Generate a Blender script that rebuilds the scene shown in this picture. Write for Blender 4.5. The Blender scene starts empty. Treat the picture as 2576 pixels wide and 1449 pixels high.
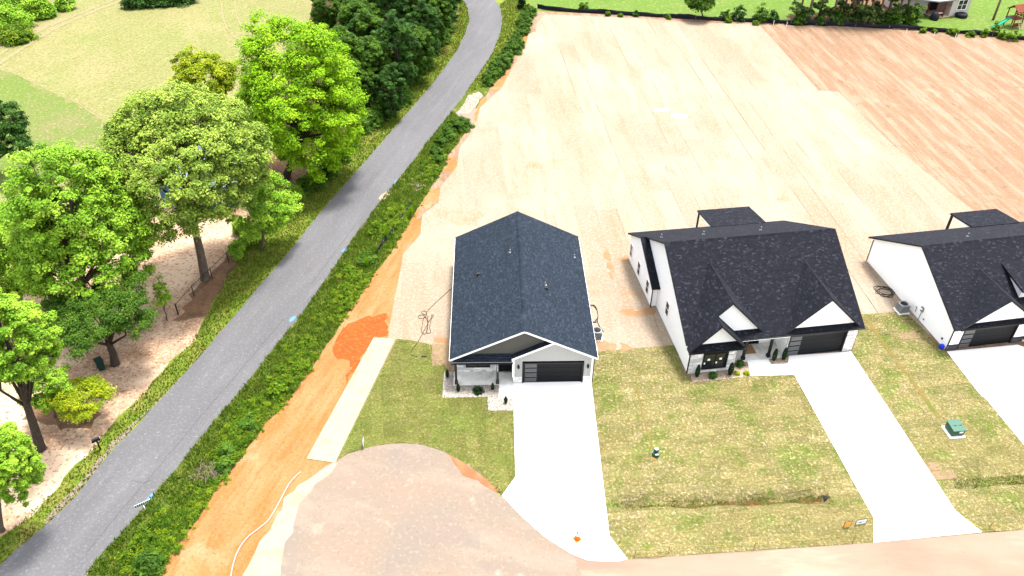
import bpy, math, random
import numpy as np
from mathutils import Matrix, Vector

# ------------------------------------------------------------------ camera, sky, sun, exposure
SC = bpy.context.scene
COL = SC.collection
F, TH, RO, H = 2053.15, 0.660342, 0.0128585, 48.5957     # focal (px of a 2576 wide picture), pitch, roll, height
CX, CY = 1288.0, 724.5
FW = np.array([0, math.cos(TH), -math.sin(TH)])
_u0 = np.array([0, math.sin(TH), math.cos(TH)]); _r0 = np.array([1., 0, 0])
RT = _r0 * math.cos(RO) + _u0 * math.sin(RO)
UP = -_r0 * math.sin(RO) + _u0 * math.cos(RO)
cam = bpy.data.cameras.new('camera'); cam.sensor_width = 36; cam.lens = F / 2576 * 36
cam.clip_start = 0.5; cam.clip_end = 3000
co = bpy.data.objects.new('camera', cam); COL.objects.link(co)
co.matrix_world = Matrix(((RT[0], UP[0], -FW[0], 0), (RT[1], UP[1], -FW[1], 0), (RT[2], UP[2], -FW[2], H), (0, 0, 0, 1)))
SC.camera = co

SUN_EL, SUN_AZ = math.radians(75), math.radians(40)       # azimuth clockwise from +Y
w = bpy.data.worlds.new('World'); SC.world = w; w.use_nodes = True
wt = w.node_tree; bg = wt.nodes['Background']
sky = wt.nodes.new('ShaderNodeTexSky'); sky.sky_type = 'NISHITA'; sky.sun_disc = False
sky.sun_elevation = SUN_EL; sky.sun_rotation = SUN_AZ
sky.air_density = 1.0; sky.dust_density = 4.0; sky.ozone_density = 1.0; sky.altitude = 300
hs = wt.nodes.new('ShaderNodeHueSaturation'); hs.inputs['Saturation'].default_value = 0.28
wt.links.new(sky.outputs[0], hs.inputs['Color']); wt.links.new(hs.outputs[0], bg.inputs[0])
bg.inputs[1].default_value = 0.13
sl = bpy.data.lights.new('sun', 'SUN'); sl.energy = 1.8; sl.angle = math.radians(10); sl.color = (1, .96, .9)
so = bpy.data.objects.new('sun', sl); COL.objects.link(so)
_sd = Vector((math.sin(SUN_AZ) * math.cos(SUN_EL), math.cos(SUN_AZ) * math.cos(SUN_EL), math.sin(SUN_EL)))
so.rotation_euler = _sd.to_track_quat('Z', 'Y').to_euler(); so.location = (20, 40, 80)
SC.view_settings.view_transform = 'Standard'; SC.view_settings.look = 'None'
SC.view_settings.exposure = 2.4; SC.view_settings.gamma = 1.0
SC.render.engine = 'CYCLES'
SC.cycles.max_bounces = 6; SC.cycles.transparent_max_bounces = 8

# ------------------------------------------------------------------ helpers
rnd = random.Random(7)
def ray(px, py): return RT * (px - CX) / F + UP * (CY - py) / F + FW
def G(px, py, z=0.0):
    d = ray(px, py); t = (z - H) / d[2]
    return np.array([d[0] * t, d[1] * t, z])
def VY(px, py, Y):
    d = ray(px, py); t = Y / d[1]
    return np.array([d[0] * t, Y, H + d[2] * t])
def depth(P): return float((np.asarray(P, float) - [0, 0, H]) @ FW)
def G2(pts): return [tuple(G(*p)[:2]) for p in pts]

def link(o, parent=None):
    COL.objects.link(o)
    if parent is not None: o.parent = parent
    return o
def tag(o, label=None, cat=None, group=None, kind=None):
    if label: o['label'] = label
    if cat: o['category'] = cat
    if group: o['group'] = group
    if kind: o['kind'] = kind
    return o
def empty(name, loc, rz=0, label=None, cat=None, group=None):
    o = bpy.data.objects.new(name, None); o.empty_display_size = .3
    o.location = loc; o.rotation_euler = (0, 0, rz); link(o)
    return tag(o, label, cat, group)
def mesh_obj(name, v, f, mat, parent=None, smooth=False):
    me = bpy.data.meshes.new(name); me.from_pydata(v, [], f); me.update()
    if smooth: me.polygons.foreach_set('use_smooth', [True] * len(me.polygons))
    if mat is not None: me.materials.append(mat)
    return link(bpy.data.objects.new(name, me), parent)
def np_obj(name, v, q, mat, parent=None, tint=None):
    me = bpy.data.meshes.new(name); n = len(q); k = q.shape[1]
    me.vertices.add(len(v)); me.vertices.foreach_set('co', np.ascontiguousarray(v, np.float32).ravel())
    me.loops.add(n * k); me.loops.foreach_set('vertex_index', np.ascontiguousarray(q, np.int32).ravel())
    me.polygons.add(n); me.polygons.foreach_set('loop_start', np.arange(n, dtype=np.int32) * k)
    me.polygons.foreach_set('loop_total', np.full(n, k, np.int32))
    me.update(calc_edges=True)
    if tint is not None:
        at = me.attributes.new('tint', 'FLOAT', 'POINT'); at.data.foreach_set('value', np.ascontiguousarray(tint, np.float32))
    if mat is not None: me.materials.append(mat)
    return link(bpy.data.objects.new(name, me), parent)
def share(o, name, loc, rz=0, sc=(1, 1, 1), parent=None):
    c = o.copy(); c.name = name; c.location = loc; c.rotation_euler = (0, 0, rz); c.scale = sc
    c.parent = parent
    COL.objects.link(c); return c

class MB:
    def __init__(s): s.v = []; s.f = []
    def add(s, v, f):
        b = len(s.v); s.v += [tuple(map(float, p)) for p in v]; s.f += [tuple(b + i for i in q) for q in f]; return s
    def box(s, x0, x1, y0, y1, z0, z1):
        return s.add([(x0, y0, z0), (x1, y0, z0), (x1, y1, z0), (x0, y1, z0), (x0, y0, z1), (x1, y0, z1), (x1, y1, z1), (x0, y1, z1)],
                     [(0, 3, 2, 1), (4, 5, 6, 7), (0, 1, 5, 4), (1, 2, 6, 5), (2, 3, 7, 6), (3, 0, 4, 7)])
    def beam(s, a, b, w, h=None):
        h = h or w; a = Vector(a); b = Vector(b); d = (b - a).normalized()
        up = Vector((0, 0, 1)) if abs(d.z) < .95 else Vector((0, 1, 0))
        r = d.cross(up).normalized(); u = r.cross(d).normalized(); vs = []
        for p in (a, b):
            for i, j in ((-1, -1), (1, -1), (1, 1), (-1, 1)): vs.append(p + r * (i * w / 2) + u * (j * h / 2))
        return s.add(vs, [(0, 1, 2, 3), (7, 6, 5, 4), (0, 4, 5, 1), (1, 5, 6, 2), (2, 6, 7, 3), (3, 7, 4, 0)])
    def tube(s, pts, rad, n=6, cap=True):
        pts = [Vector(p) for p in pts]; m = len(pts); rad = rad if hasattr(rad, '__len__') else [rad] * m
        vs = []; ref = Vector((.31, .17, .93))
        for i, p in enumerate(pts):
            d = (pts[min(i + 1, m - 1)] - pts[max(i - 1, 0)]).normalized()
            r = d.cross(ref if abs(d.dot(ref)) < .95 else Vector((1, 0, 0))).normalized(); u = r.cross(d).normalized()
            for k in range(n):
                a = 2 * math.pi * k / n; vs.append(p + (r * math.cos(a) + u * math.sin(a)) * rad[i])
        fs = [(i * n + k, i * n + (k + 1) % n, (i + 1) * n + (k + 1) % n, (i + 1) * n + k) for i in range(m - 1) for k in range(n)]
        if cap: fs += [tuple(range(n))[::-1], tuple((m - 1) * n + k for k in range(n))]
        return s.add(vs, fs)
    def lathe(s, prof, c=(0, 0, 0), n=16):
        vs = [(c[0] + r * math.cos(2 * math.pi * k / n), c[1] + r * math.sin(2 * math.pi * k / n), c[2] + z) for r, z in prof for k in range(n)]
        m = len(prof)
        fs = [(i * n + k, i * n + (k + 1) % n, (i + 1) * n + (k + 1) % n, (i + 1) * n + k) for i in range(m - 1) for k in range(n)]
        fs += [tuple(range(n))[::-1], tuple((m - 1) * n + k for k in range(n))]
        return s.add(vs, fs)
    def prism(s, poly, z0, z1):
        n = len(poly)
        return s.add([(p[0], p[1], z0) for p in poly] + [(p[0], p[1], z1) for p in poly],
                     [tuple(range(n))[::-1], tuple(range(n, 2 * n))] + [(i, (i + 1) % n, n + (i + 1) % n, n + i) for i in range(n)])
    def slab(s, poly3, th):
        n = len(poly3)
        return s.add([tuple(p) for p in poly3] + [(p[0], p[1], p[2] - th) for p in poly3],
                     [tuple(range(n)), tuple(range(n, 2 * n))[::-1]] + [((i + 1) % n, i, n + i, n + (i + 1) % n) for i in range(n)])
    def build(s, name, mat, parent=None, smooth=False, kind=None, label=None):
        o = mesh_obj(name, s.v, s.f, mat, parent, smooth)
        return tag(o, label, None, None, kind)

def area2(p): return sum(p[i][0] * p[(i + 1) % len(p)][1] - p[(i + 1) % len(p)][0] * p[i][1] for i in range(len(p))) / 2
def clip_half(poly, a, b, c):                       # keep a*x + b*y + c >= 0
    out = []; n = len(poly)
    for i in range(n):
        p, q = poly[i], poly[(i + 1) % n]; dp = a * p[0] + b * p[1] + c; dq = a * q[0] + b * q[1] + c
        if dp >= 0: out.append(p)
        if (dp >= 0) != (dq >= 0):
            t = dp / (dp - dq); out.append((p[0] + (q[0] - p[0]) * t, p[1] + (q[1] - p[1]) * t))
    return out
def clip_convex(poly, win):
    if area2(win) < 0: win = win[::-1]
    for i in range(len(win)):
        p, q = win[i], win[(i + 1) % len(win)]
        poly = clip_half(poly, -(q[1] - p[1]), q[0] - p[0], (q[1] - p[1]) * p[0] - (q[0] - p[0]) * p[1])
        if len(poly) < 3: return []
    return poly
def pip(P, poly):
    x, y = P[:, 0], P[:, 1]; ins = np.zeros(len(P), bool); n = len(poly)
    for i in range(n):
        x0, y0 = poly[i]; x1, y1 = poly[(i + 1) % n]
        if y0 == y1: continue
        ins ^= ((y0 > y) != (y1 > y)) & (x < (x1 - x0) * (y - y0) / (y1 - y0) + x0)
    return ins
def sample(poly, n, rng):
    a = np.array(poly); lo, hi = a.min(0), a.max(0); out = np.zeros((0, 2))
    while len(out) < n:
        p = lo + rng.random((n * 3, 2)) * (hi - lo); out = np.vstack([out, p[pip(p, poly)]])
    return out[:n]
def wig(poly, step, amp, seed=0):
    r = random.Random(seed); out = []
    for i in range(len(poly)):
        p, q = poly[i], poly[(i + 1) % len(poly)]; L = math.dist(p, q); k = max(1, int(L / step))
        for j in range(k):
            t = j / k; out.append((p[0] + (q[0] - p[0]) * t + r.uniform(-amp, amp), p[1] + (q[1] - p[1]) * t + r.uniform(-amp, amp)))
    return out

# ------------------------------------------------------------------ materials
def lin(r, g, b): return tuple(((c / 255) / 12.92 if c / 255 <= .04045 else ((c / 255 + .055) / 1.055) ** 2.4) for c in (r, g, b))
def nodes(name):
    m = bpy.data.materials.new(name); m.use_nodes = True; t = m.node_tree
    return m, t, t.nodes['Principled BSDF']
def mixc(t, a, b, fac):
    n = t.nodes.new('ShaderNodeMix'); n.data_type = 'RGBA'
    for sock, val in ((n.inputs[0], fac), (n.inputs[6], a), (n.inputs[7], b)):
        if hasattr(val, 'links') or hasattr(val, 'is_linked'): t.links.new(val, sock)
        else: sock.default_value = (*val, 1) if isinstance(val, tuple) else val
    return n.outputs[2]
def mth(t, op, a, b=None):
    n = t.nodes.new('ShaderNodeMath'); n.operation = op
    for i, val in enumerate((a, b)):
        if val is None: continue
        if hasattr(val, 'is_linked'): t.links.new(val, n.inputs[i])
        else: n.inputs[i].default_value = val
    return n.outputs[0]
def coords(t, kind, rot=0, st=(1, 1, 1)):
    if kind == 'pos': src = t.nodes.new('ShaderNodeNewGeometry').outputs['Position']
    else: src = t.nodes.new('ShaderNodeTexCoord').outputs['Object']
    mp = t.nodes.new('ShaderNodeMapping'); mp.vector_type = 'TEXTURE' if False else 'POINT'
    mp.inputs['Rotation'].default_value = (0, 0, math.radians(rot))
    sc = t.nodes.new('ShaderNodeVectorMath'); sc.operation = 'MULTIPLY'; sc.inputs[1].default_value = st
    t.links.new(src, mp.inputs[0]); t.links.new(mp.outputs[0], sc.inputs[0])
    return sc.outputs[0]
def layer_fac(t, L, kind):
    vec = coords(t, kind, L.get('rot', 0), L.get('st', (1, 1, 1)))
    ty = L.get('t', 'noise')
    if ty == 'noise':
        n = t.nodes.new('ShaderNodeTexNoise'); n.inputs['Scale'].default_value = L['s']; n.inputs['Detail'].default_value = L.get('d', 5)
        n.inputs['Roughness'].default_value = L.get('r', .6); n.inputs['Distortion'].default_value = L.get('w', 0); out = n.outputs[0]
    elif ty == 'vor':
        n = t.nodes.new('ShaderNodeTexVoronoi'); n.inputs['Scale'].default_value = L['s']
        n.feature = 'DISTANCE_TO_EDGE' if L.get('edge') else 'F1'; out = n.outputs['Distance']
    else:
        n = t.nodes.new('ShaderNodeTexWave'); n.wave_type = L.get('wt', 'BANDS'); n.inputs['Scale'].default_value = L['s']
        n.inputs['Distortion'].default_value = L.get('w', 2); n.inputs['Detail'].default_value = 3; n.inputs['Detail Scale'].default_value = L.get('ds', 1)
        out = n.outputs['Fac']
    t.links.new(vec, n.inputs['Vector'])
    r = t.nodes.new('ShaderNodeMapRange'); r.inputs['From Min'].default_value = L['lo']; r.inputs['From Max'].default_value = L['hi']
    r.inputs['To Max'].default_value = L.get('a', 1); t.links.new(out, r.inputs[0])
    return r.outputs[0]
def lmat(name, base, layers=(), rough=.9, bump=None, kind='pos', spec=.06, metal=0, objrand=0, objmix=None, isl=None, clear=0):
    m, t, b = nodes(name); col = base
    if isl:
        r = t.nodes.new('ShaderNodeValToRGB'); r.color_ramp.interpolation = 'LINEAR'
        while len(r.color_ramp.elements) < len(isl): r.color_ramp.elements.new(.5)
        for e, (p, c) in zip(r.color_ramp.elements, isl): e.position = p; e.color = (*c, 1)
        t.links.new(t.nodes.new('ShaderNodeNewGeometry').outputs['Random Per Island'], r.inputs[0]); col = r.outputs[0]
    if objmix:
        rr = t.nodes.new('ShaderNodeMapRange'); rr.inputs['From Min'].default_value = objmix[1]; rr.inputs['From Max'].default_value = objmix[2]
        t.links.new(t.nodes.new('ShaderNodeObjectInfo').outputs['Random'], rr.inputs[0]); col = mixc(t, col, objmix[0], rr.outputs[0])
    for L in layers: col = mixc(t, col, L['c'], layer_fac(t, L, kind))
    if objrand:
        o = t.nodes.new('ShaderNodeObjectInfo').outputs['Random']
        v = mth(t, 'ADD', mth(t, 'MULTIPLY', o, objrand), 1 - objrand / 2)
        vm = t.nodes.new('ShaderNodeVectorMath'); vm.operation = 'SCALE'
        if isinstance(col, tuple): vm.inputs[0].default_value = col
        else: t.links.new(col, vm.inputs[0])
        t.links.new(v, vm.inputs['Scale']); col = vm.outputs[0]
    if isinstance(col, tuple): b.inputs['Base Color'].default_value = (*col, 1)
    else: t.links.new(col, b.inputs['Base Color'])
    b.inputs['Roughness'].default_value = rough; b.inputs['Specular IOR Level'].default_value = spec; b.inputs['Metallic'].default_value = metal
    if bump:
        L = dict(bump); n = layer_fac(t, dict(L, lo=0, hi=1, a=1), kind)
        bn = t.nodes.new('ShaderNodeBump'); bn.inputs['Strength'].default_value = L.get('str', .5); bn.inputs['Distance'].default_value = L.get('dist', .05)
        t.links.new(n, bn.inputs['Height']); t.links.new(bn.outputs[0], b.inputs['Normal'])
    return m
def leafmat(name, c1, c2, c3, trans=.35):
    m, t, b = nodes(name)
    r = t.nodes.new('ShaderNodeValToRGB'); r.color_ramp.elements.new(.5)
    for e, (p, c) in zip(r.color_ramp.elements, ((.1, c1), (.5, c2), (.95, c3))): e.position = p; e.color = (*c, 1)
    a = t.nodes.new('ShaderNodeAttribute'); a.attribute_name = 'tint'; t.links.new(a.outputs['Fac'], r.inputs[0])
    t.links.new(r.outputs[0], b.inputs['Base Color']); b.inputs['Roughness'].default_value = .6; b.inputs['Specular IOR Level'].default_value = .08
    tr = t.nodes.new('ShaderNodeBsdfTranslucent'); t.links.new(r.outputs[0], tr.inputs[0])
    mx = t.nodes.new('ShaderNodeMixShader'); mx.inputs[0].default_value = trans
    t.links.new(b.outputs[0], mx.inputs[1]); t.links.new(tr.outputs[0], mx.inputs[2]); t.links.new(mx.outputs[0], t.nodes['Material Output'].inputs[0])
    return m

N = lambda s, lo, hi, c, a=1, **k: dict(s=s, lo=lo, hi=hi, c=c, a=a, **k)
M = {}
M['field'] = lmat('mown_field', (.1286, .1232, .0461), [
    N(.05, .4, .65, (.1103, .1253, .0345), .8), N(.09, .5, .72, (.1837, .1503, .0768), .9, st=(1, .45, 1), rot=-25, w=.6),
    N(.9, .5, .75, (.1985, .1682, .0883), .6, st=(2.2, .16, 1), rot=28, d=8), N(.9, .52, .78, (.1912, .1717, .0921), .45, st=(.16, 2.0, 1), rot=20, d=8),
    N(2.2, .5, .64, (.0809, .093, .0254), .7, d=2, r=.5), N(2.8, .54, .68, (.1912, .1645, .0921), .7, d=2, r=.5)],
    bump=dict(s=4, d=8, str=.5, dist=.12))
M['backlawn'] = lmat('green_back_lawn', (.08, .136, .024), [N(.12, .45, .65, (.136, .152, .048), .8), N(.5, .45, .7, (.056, .12, .012), .7, st=(.3, 2, 1)),
    N(3, .4, .8, (.128, .152, .04), .4), N(1.6, .5, .64, (.13, .15, .04), .7, d=2, r=.5), N(1.8, .36, .46, (.045, .085, .01), .6, d=2, r=.5)], bump=dict(s=4, d=6, str=.4, dist=.1))
M['sand'] = lmat('sandy_leaf_strewn_soil', (.3023, .2089, .1426), [
    N(.3, .42, .66, (.2117, .1156, .063), .85, d=8, w=.5), N(1.1, .5, .68, (.1512, .0756, .0377), .8, d=9, r=.7), N(.16, .48, .62, (.4434, .3288, .2266), .9, d=4),
    N(3.2, .54, .66, (.1209, .0666, .0336), .85, d=3, r=.55), N(4.5, .54, .66, (.4233, .3111, .2266), .7, d=2, r=.5), N(.8, .62, .74, (.1008, .1066, .0252), .5)], bump=dict(s=5, d=8, str=.7, dist=.1))
M['litter'] = lmat('brown_leaf_litter', (.105, .0562, .03), [N(2.2, .4, .65, (.165, .0938, .0562), .9, d=9, r=.75), N(.7, .5, .7, (.0525, .0375, .0188), .8, d=6),
    N(7, .52, .7, (.195, .1275, .0825), .6)], bump=dict(s=8, d=8, str=.8, dist=.12))
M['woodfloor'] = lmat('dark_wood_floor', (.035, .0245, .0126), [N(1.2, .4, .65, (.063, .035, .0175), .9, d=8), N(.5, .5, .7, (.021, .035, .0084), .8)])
M['verge'] = lmat('roadside_grass', (.0818, .1306, .0132), [N(.45, .42, .66, (.1443, .1442, .0264), .8, d=7), N(1.6, .48, .7, (.0481, .0991, .0066), .8, d=8),
    N(.2, .56, .7, (.2117, .1621, .0528), .7), N(4, .5, .66, (.1635, .1712, .033), .4, d=8)], bump=dict(s=6, d=8, str=.9, dist=.15))
M['weedsoil'] = lmat('weedy_bank_soil', (.0429, .0688, .0088), [N(.8, .42, .64, (.0858, .1031, .0165), .8, d=8), N(.4, .6, .7, (.193, .1169, .0468), .85, d=6), N(3, .5, .7, (.0251, .0481, .0044), .7)],
    bump=dict(s=6, d=8, str=.9, dist=.15))
M['asphalt'] = lmat('worn_grey_asphalt', (.107, .1051, .1097), [
    N(.22, .4, .68, (.0791, .0772, .0818), .8, d=6, st=(1.6, .4, 1), rot=15), N(.5, .5, .75, (.1395, .1376, .1395), .7, d=6, st=(2, .3, 1), rot=15),
    N(6, .54, .68, (.1674, .1628, .1581), .5, d=2, r=.5), N(5, .3, .44, (.0558, .0558, .0577), .5, d=2, r=.5)], rough=.85, bump=dict(s=30, d=4, str=.25, dist=.02))
M['dirt'] = lmat('graded_peach_dirt', (.178, .112, .072), [
    N(3.2, .52, .66, (.22, .16, .115), .5, d=2, r=.5), N(3.6, .34, .44, (.12, .072, .042), .45, d=2, r=.5),
    N(.28, .46, .6, (.215, .15, .105), .8, d=5, st=(2.6, .2, 1), rot=-6), N(.6, .52, .64, (.165, .09, .05), .7, d=6, st=(2.0, .22, 1), rot=-6),
    N(.12, .54, .66, (.14, .09, .054), .6, d=6, w=.8), N(1.3, .54, .64, (.215, .16, .115), .45, d=6, st=(1.8, .2, 1), rot=-6), N(.07, .6, .68, (.225, .17, .125), .8, d=4),
    N(1.0, .6, .68, (.11, .066, .038), .6, d=5, r=.6, st=(1, .5, 1))], bump=dict(s=2.6, d=4, str=1, dist=.2))
M['clay'] = lmat('orange_clay', (.2353, .085, .0271), [
    N(.35, .4, .65, (.2781, .126, .0581), .9, d=6, st=(2, .4, 1), rot=16), N(.9, .5, .74, (.1925, .0562, .014), .7, d=8, st=(2.2, .3, 1), rot=16),
    N(.2, .56, .7, (.2995, .18, .1085), .8, d=6), N(4, .54, .7, (.1426, .0504, .0155), .5, d=2, r=.5), N(6, .54, .7, (.2995, .144, .0698), .45, d=2, r=.5)], bump=dict(s=2.6, d=9, str=.7, dist=.12))
M['wetclay'] = lmat('damp_red_clay', (.2069, .0491, .0077), [N(.6, .4, .66, (.1532, .0356, .0061), .8, d=7), N(1.4, .55, .72, (.2528, .0802, .0169), .7, d=7), N(5, .6, .76, (.092, .0313, .0092), .5), N(3, .5, .64, (.28, .102, .03), .45, d=2, r=.5), N(3.4, .36, .46, (.1456, .0384, .0096), .35, d=2, r=.5)],
    rough=.7, bump=dict(s=3, d=8, str=.7, dist=.1))
M['straw'] = lmat('straw_erosion_mat', (.183, .144, .105), [
    N(.05, .48, .62, (.205, .174, .136), .9, d=3), N(.13, .48, .66, (.18, .12, .078), .75, d=5, st=(1.6, .35, 1), rot=-5), N(.5, .52, .7, (.172, .108, .066), .55, d=8, st=(1.8, .3, 1), rot=-5),
    N(.09, .62, .7, (.19, .108, .053), .7, d=4), N(3.4, .58, .69, (.125, .085, .05), .4, d=2, r=.5), N(4, .5, .66, (.25, .212, .165), .6, d=2, r=.5)],
    objmix=((.20, .165, .124), .3, 1.0), objrand=.05, bump=dict(s=8, d=4, r=.6, str=.7, dist=.05))
M['freshstraw'] = lmat('fresh_pale_straw_mat', (.2203, .1958, .1462), [N(1, .5, .7, (.1897, .1377, .0884), .5, d=8), N(9, .5, .7, (.1591, .1163, .068), .6, d=9), N(.5, .55, .65, (.202, .153, .0816), .4)],
    bump=dict(s=12, d=6, str=.5, dist=.03))
M['dusty'] = lmat('dust_covered_street', (.1466, .1116, .0847), [
    N(.12, .42, .66, (.1222, .1037, .0877), .8, d=5, w=.7), N(.3, .5, .7, (.1711, .1345, .1046), .9, d=6, st=(.5, 1.4, 1), rot=15), N(.2, .58, .7, (.1124, .0976, .0856), .6, d=8, w=.5),
    N(.5, .63, .72, (.2151, .1794, .1445), .8, d=5), N(3.5, .56, .68, (.1857, .1495, .1196), .5, d=2, r=.5), N(4, .6, .72, (.088, .0697, .0548), .4, d=2, r=.5)], rough=.85, bump=dict(s=10, d=6, str=.3, dist=.02))
M['streetdust'] = lmat('pink_dusty_street', (.1838, .131, .0968), [
    N(.16, .42, .62, (.1482, .1019, .0753), .9, d=5, st=(.5, 1.5, 1)), N(.3, .55, .7, (.2253, .1747, .129), .9, d=6, st=(.4, 1.5, 1)), N(.9, .62, .75, (.1186, .0815, .0645), .5, d=7),
    N(6, .6, .78, (.1186, .0757, .0538), .4, d=8)], rough=.85, bump=dict(s=10, d=6, str=.25, dist=.02))
M['smear'] = lmat('thin_clay_smear', (.19, .108, .055), [N(.8, .45, .62, (.19, .135, .09), .9, d=5), N(3, .5, .66, (.21, .10, .04), .6, d=2, r=.5)])
M['clayedge'] = lmat('clay_smear', (.175, .07, .0315), [N(1.2, .45, .7, (.224, .112, .056), .8, d=7)])
M['concrete'] = lmat('new_white_concrete', (.66, .65, .63), [N(.5, .5, .75, (.6, .585, .56), .6, d=6), N(7, .5, .8, (.7, .69, .67), .5)], rough=.8, bump=dict(s=40, d=3, str=.1, dist=.01))
M['porchconc'] = lmat('porch_concrete', (.58, .57, .53), [N(1.3, .45, .7, (.34, .33, .29), .7, d=6)], rough=.75)
M['crack'] = lmat('asphalt_crack', (.035, .034, .034))
M['joint'] = lmat('concrete_joint', (.28, .27, .26))
M['lawnsoil'] = lmat('lawn_soil_under_sod', (.13, .09, .038), [N(1.3, .45, .7, (.09, .09, .03), .8, d=8), N(5, .5, .75, (.17, .125, .065), .6, d=8)])
def sodmat(name, g, tan, dry, lo, hi):
    return lmat(name, g, [N(.45, .44, .58, tan, .85, d=6, r=.65), N(1.2, .47, .58, dry, .85, d=4, r=.6), N(.3, .52, .6, (.082, .118, .018), .9, d=7, r=.65), N(4.5, .5, .62, tuple(x * 1.4 for x in dry), .75, d=2, r=.5),
        N(.13, .5, .6, tan, .6, d=4), N(.6, .58, .68, (.055, .085, .012), .8, d=6, r=.65), N(5.2, .36, .46, (.06, .068, .015), .6, d=2, r=.5)], objmix=(tan, lo, hi), objrand=.26, bump=dict(s=5, d=3, r=.6, str=1.0, dist=.14))
M['sod1'] = sodmat('green_sod', (.0749, .0988, .0147), (.0999, .1009, .0243), (.1349, .1178, .0447), .1, 1.3)
M['sod2'] = sodmat('yellowing_sod', (.107, .1179, .0262), (.1801, .1365, .0633), (.2238, .1725, .0983), -.1, .75)
M['sodbare'] = lmat('bare_tan_sod', (.152, .1063, .0599), [N(3, .45, .7, (.1976, .1467, .0915), .8, d=8), N(1.2, .55, .7, (.0912, .088, .0211), .6)], bump=dict(s=7, d=8, str=.6, dist=.06))
M['gravel_white'] = lmat('white_river_stone', (.18, .162, .144), isl=[(0, (.108, .0864, .0648)), (.3, (.1872, .162, .1368)), (.7, (.2448, .2232, .198)), (1, (.2808, .27, .252))], rough=.7)
M['gravel_tan'] = lmat('tan_pea_gravel', (.24, .18, .132), isl=[(0, (.12, .078, .054)), (.4, (.228, .168, .12)), (1, (.33, .282, .228))], rough=.75)
M['gravelbase'] = lmat('gravel_bed_base', (.1736, .1432, .1128), [N(8, .4, .7, (.1085, .0781, .0521), .8, d=6)])
# buildings
SH = [(0, (.0056, .009, .0142)), (.45, (.0082, .013, .0204)), (.78, (.0102, .016, .0248)), (.9, (.014, .0208, .0305)), (1, (.019, .0268, .037))]
M['shingle_blue'] = lmat('slate_blue_shingles', (.02, .03, .04), [N(22, .4, .8, (.014, .018, .026), .3, d=4)], isl=SH, kind='obj', rough=.9, spec=.12)
SH2 = [(0, (.0035, .0039, .0062)), (.5, (.0056, .0062, .0098)), (.84, (.0074, .0082, .0125)), (.92, (.0128, .0145, .0205)), (1, (.021, .024, .032))]
M['shingle_black'] = lmat('charcoal_shingles', (.02, .02, .03), [N(22, .4, .8, (.014, .015, .02), .3, d=4)], isl=SH2, kind='obj', rough=.9, spec=.12)
M['white'] = lmat('white_siding_paint', (.78, .78, .77), [N(1.2, .5, .8, (.72, .72, .71), .4, kind='obj')], kind='obj', rough=.6)
M['whitetrim'] = lmat('white_trim', (.8, .8, .79), rough=.5)
M['grey'] = lmat('grey_siding_paint', (.30, .30, .29), [N(1.5, .5, .8, (.27, .27, .26), .5)], kind='obj', rough=.65)
M['greydark'] = lmat('warm_grey_gable_paint', (.085, .083, .073), rough=.7)
M['black'] = lmat('black_trim', (.006, .006, .0075), rough=.5, spec=.2)
M['blackmatte'] = lmat('black_matte', (.015, .015, .017), [N(2, .5, .8, (.022, .021, .022), .6)], kind='obj', rough=.7)
M['doorblack'] = lmat('black_garage_door', (.0035, .004, .0052), [N(3, .5, .8, (.005, .0055, .007), .5)], kind='obj', rough=.55, spec=.12)
M['post_dark'] = lmat('dark_stained_post', (.035, .034, .033), [N(6, .4, .7, (.055, .052, .048), .6, st=(3, 3, .3), kind='obj')], kind='obj', rough=.6)
M['glass'] = lmat('dark_window_glass', (.012, .015, .016), rough=.06, spec=.6)
M['frosted'] = lmat('frosted_door_lite', (.055, .055, .058), rough=.3, spec=.3)
M['liteframe'] = lmat('door_lite_frame', (.16, .16, .16), rough=.5)
M['stonevar'] = lmat('white_ledge_stone', (.5, .49, .47), [N(4, .45, .75, (.36, .35, .34), .6, d=6, kind='obj')], objmix=((.72, .71, .69), .2, .9), objrand=.25, rough=.8, bump=dict(s=12, d=5, str=.4, dist=.03))
M['darkstone'] = lmat('charcoal_ledge_stone', (.045, .045, .05), objrand=.5, rough=.7)
M['mortar'] = lmat('stone_mortar', (.42, .41, .39))
M['metal'] = lmat('galvanised_metal', (.55, .55, .55), metal=.7, rough=.4)
M['acgrey'] = lmat('ac_cabinet_grey', (.20, .205, .21), [N(4, .5, .8, (.17, .175, .18), .5)], kind='obj', rough=.5)
M['jute'] = lmat('brown_door_mat', (.26, .15, .08), [N(14, .45, .7, (.2, .11, .055), .7)], kind='obj')
M['cone'] = lmat('orange_cone_plastic', (.75, .10, .01), rough=.5)
M['white_plastic'] = lmat('white_plastic', (.75, .75, .74), rough=.45)
M['ylw'] = lmat('yellow_tape', (.72, .62, .08), rough=.5)
M['txgreen'] = lmat('transformer_green', (.010, .062, .036), [N(2, .5, .8, (.014, .072, .044), .5)], kind='obj', rough=.4, spec=.4)
M['pedgreen'] = lmat('pedestal_green', (.018, .06, .045), rough=.5)
M['orange'] = lmat('orange_sign_print', (.72, .26, .03), rough=.5)
M['orangelight'] = lmat('pale_orange_print', (.78, .48, .16), rough=.5)
M['bluesign'] = lmat('blue_sign_print', (.06, .12, .42), rough=.5)
M['signgreen'] = lmat('street_sign_green', (.012, .085, .05), rough=.4)
M['blue'] = lmat('blue_plastic', (.012, .03, .45), rough=.4)
M['bluepaint'] = lmat('blue_marking_paint', (.05, .17, .42), [N(9, .45, .6, (.13, .14, .16), .8, d=6)])
M['hose'] = lmat('white_hose', (.34, .3, .25), rough=.5)
M['cable'] = lmat('black_cable', (.03, .026, .022), rough=.6)
M['silt'] = lmat('black_silt_fabric', (.012, .013, .018), [N(3, .5, .8, (.02, .021, .03), .6)], rough=.6)
M['wood'] = lmat('weathered_stake', (.3, .2, .11), rough=.8)
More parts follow.
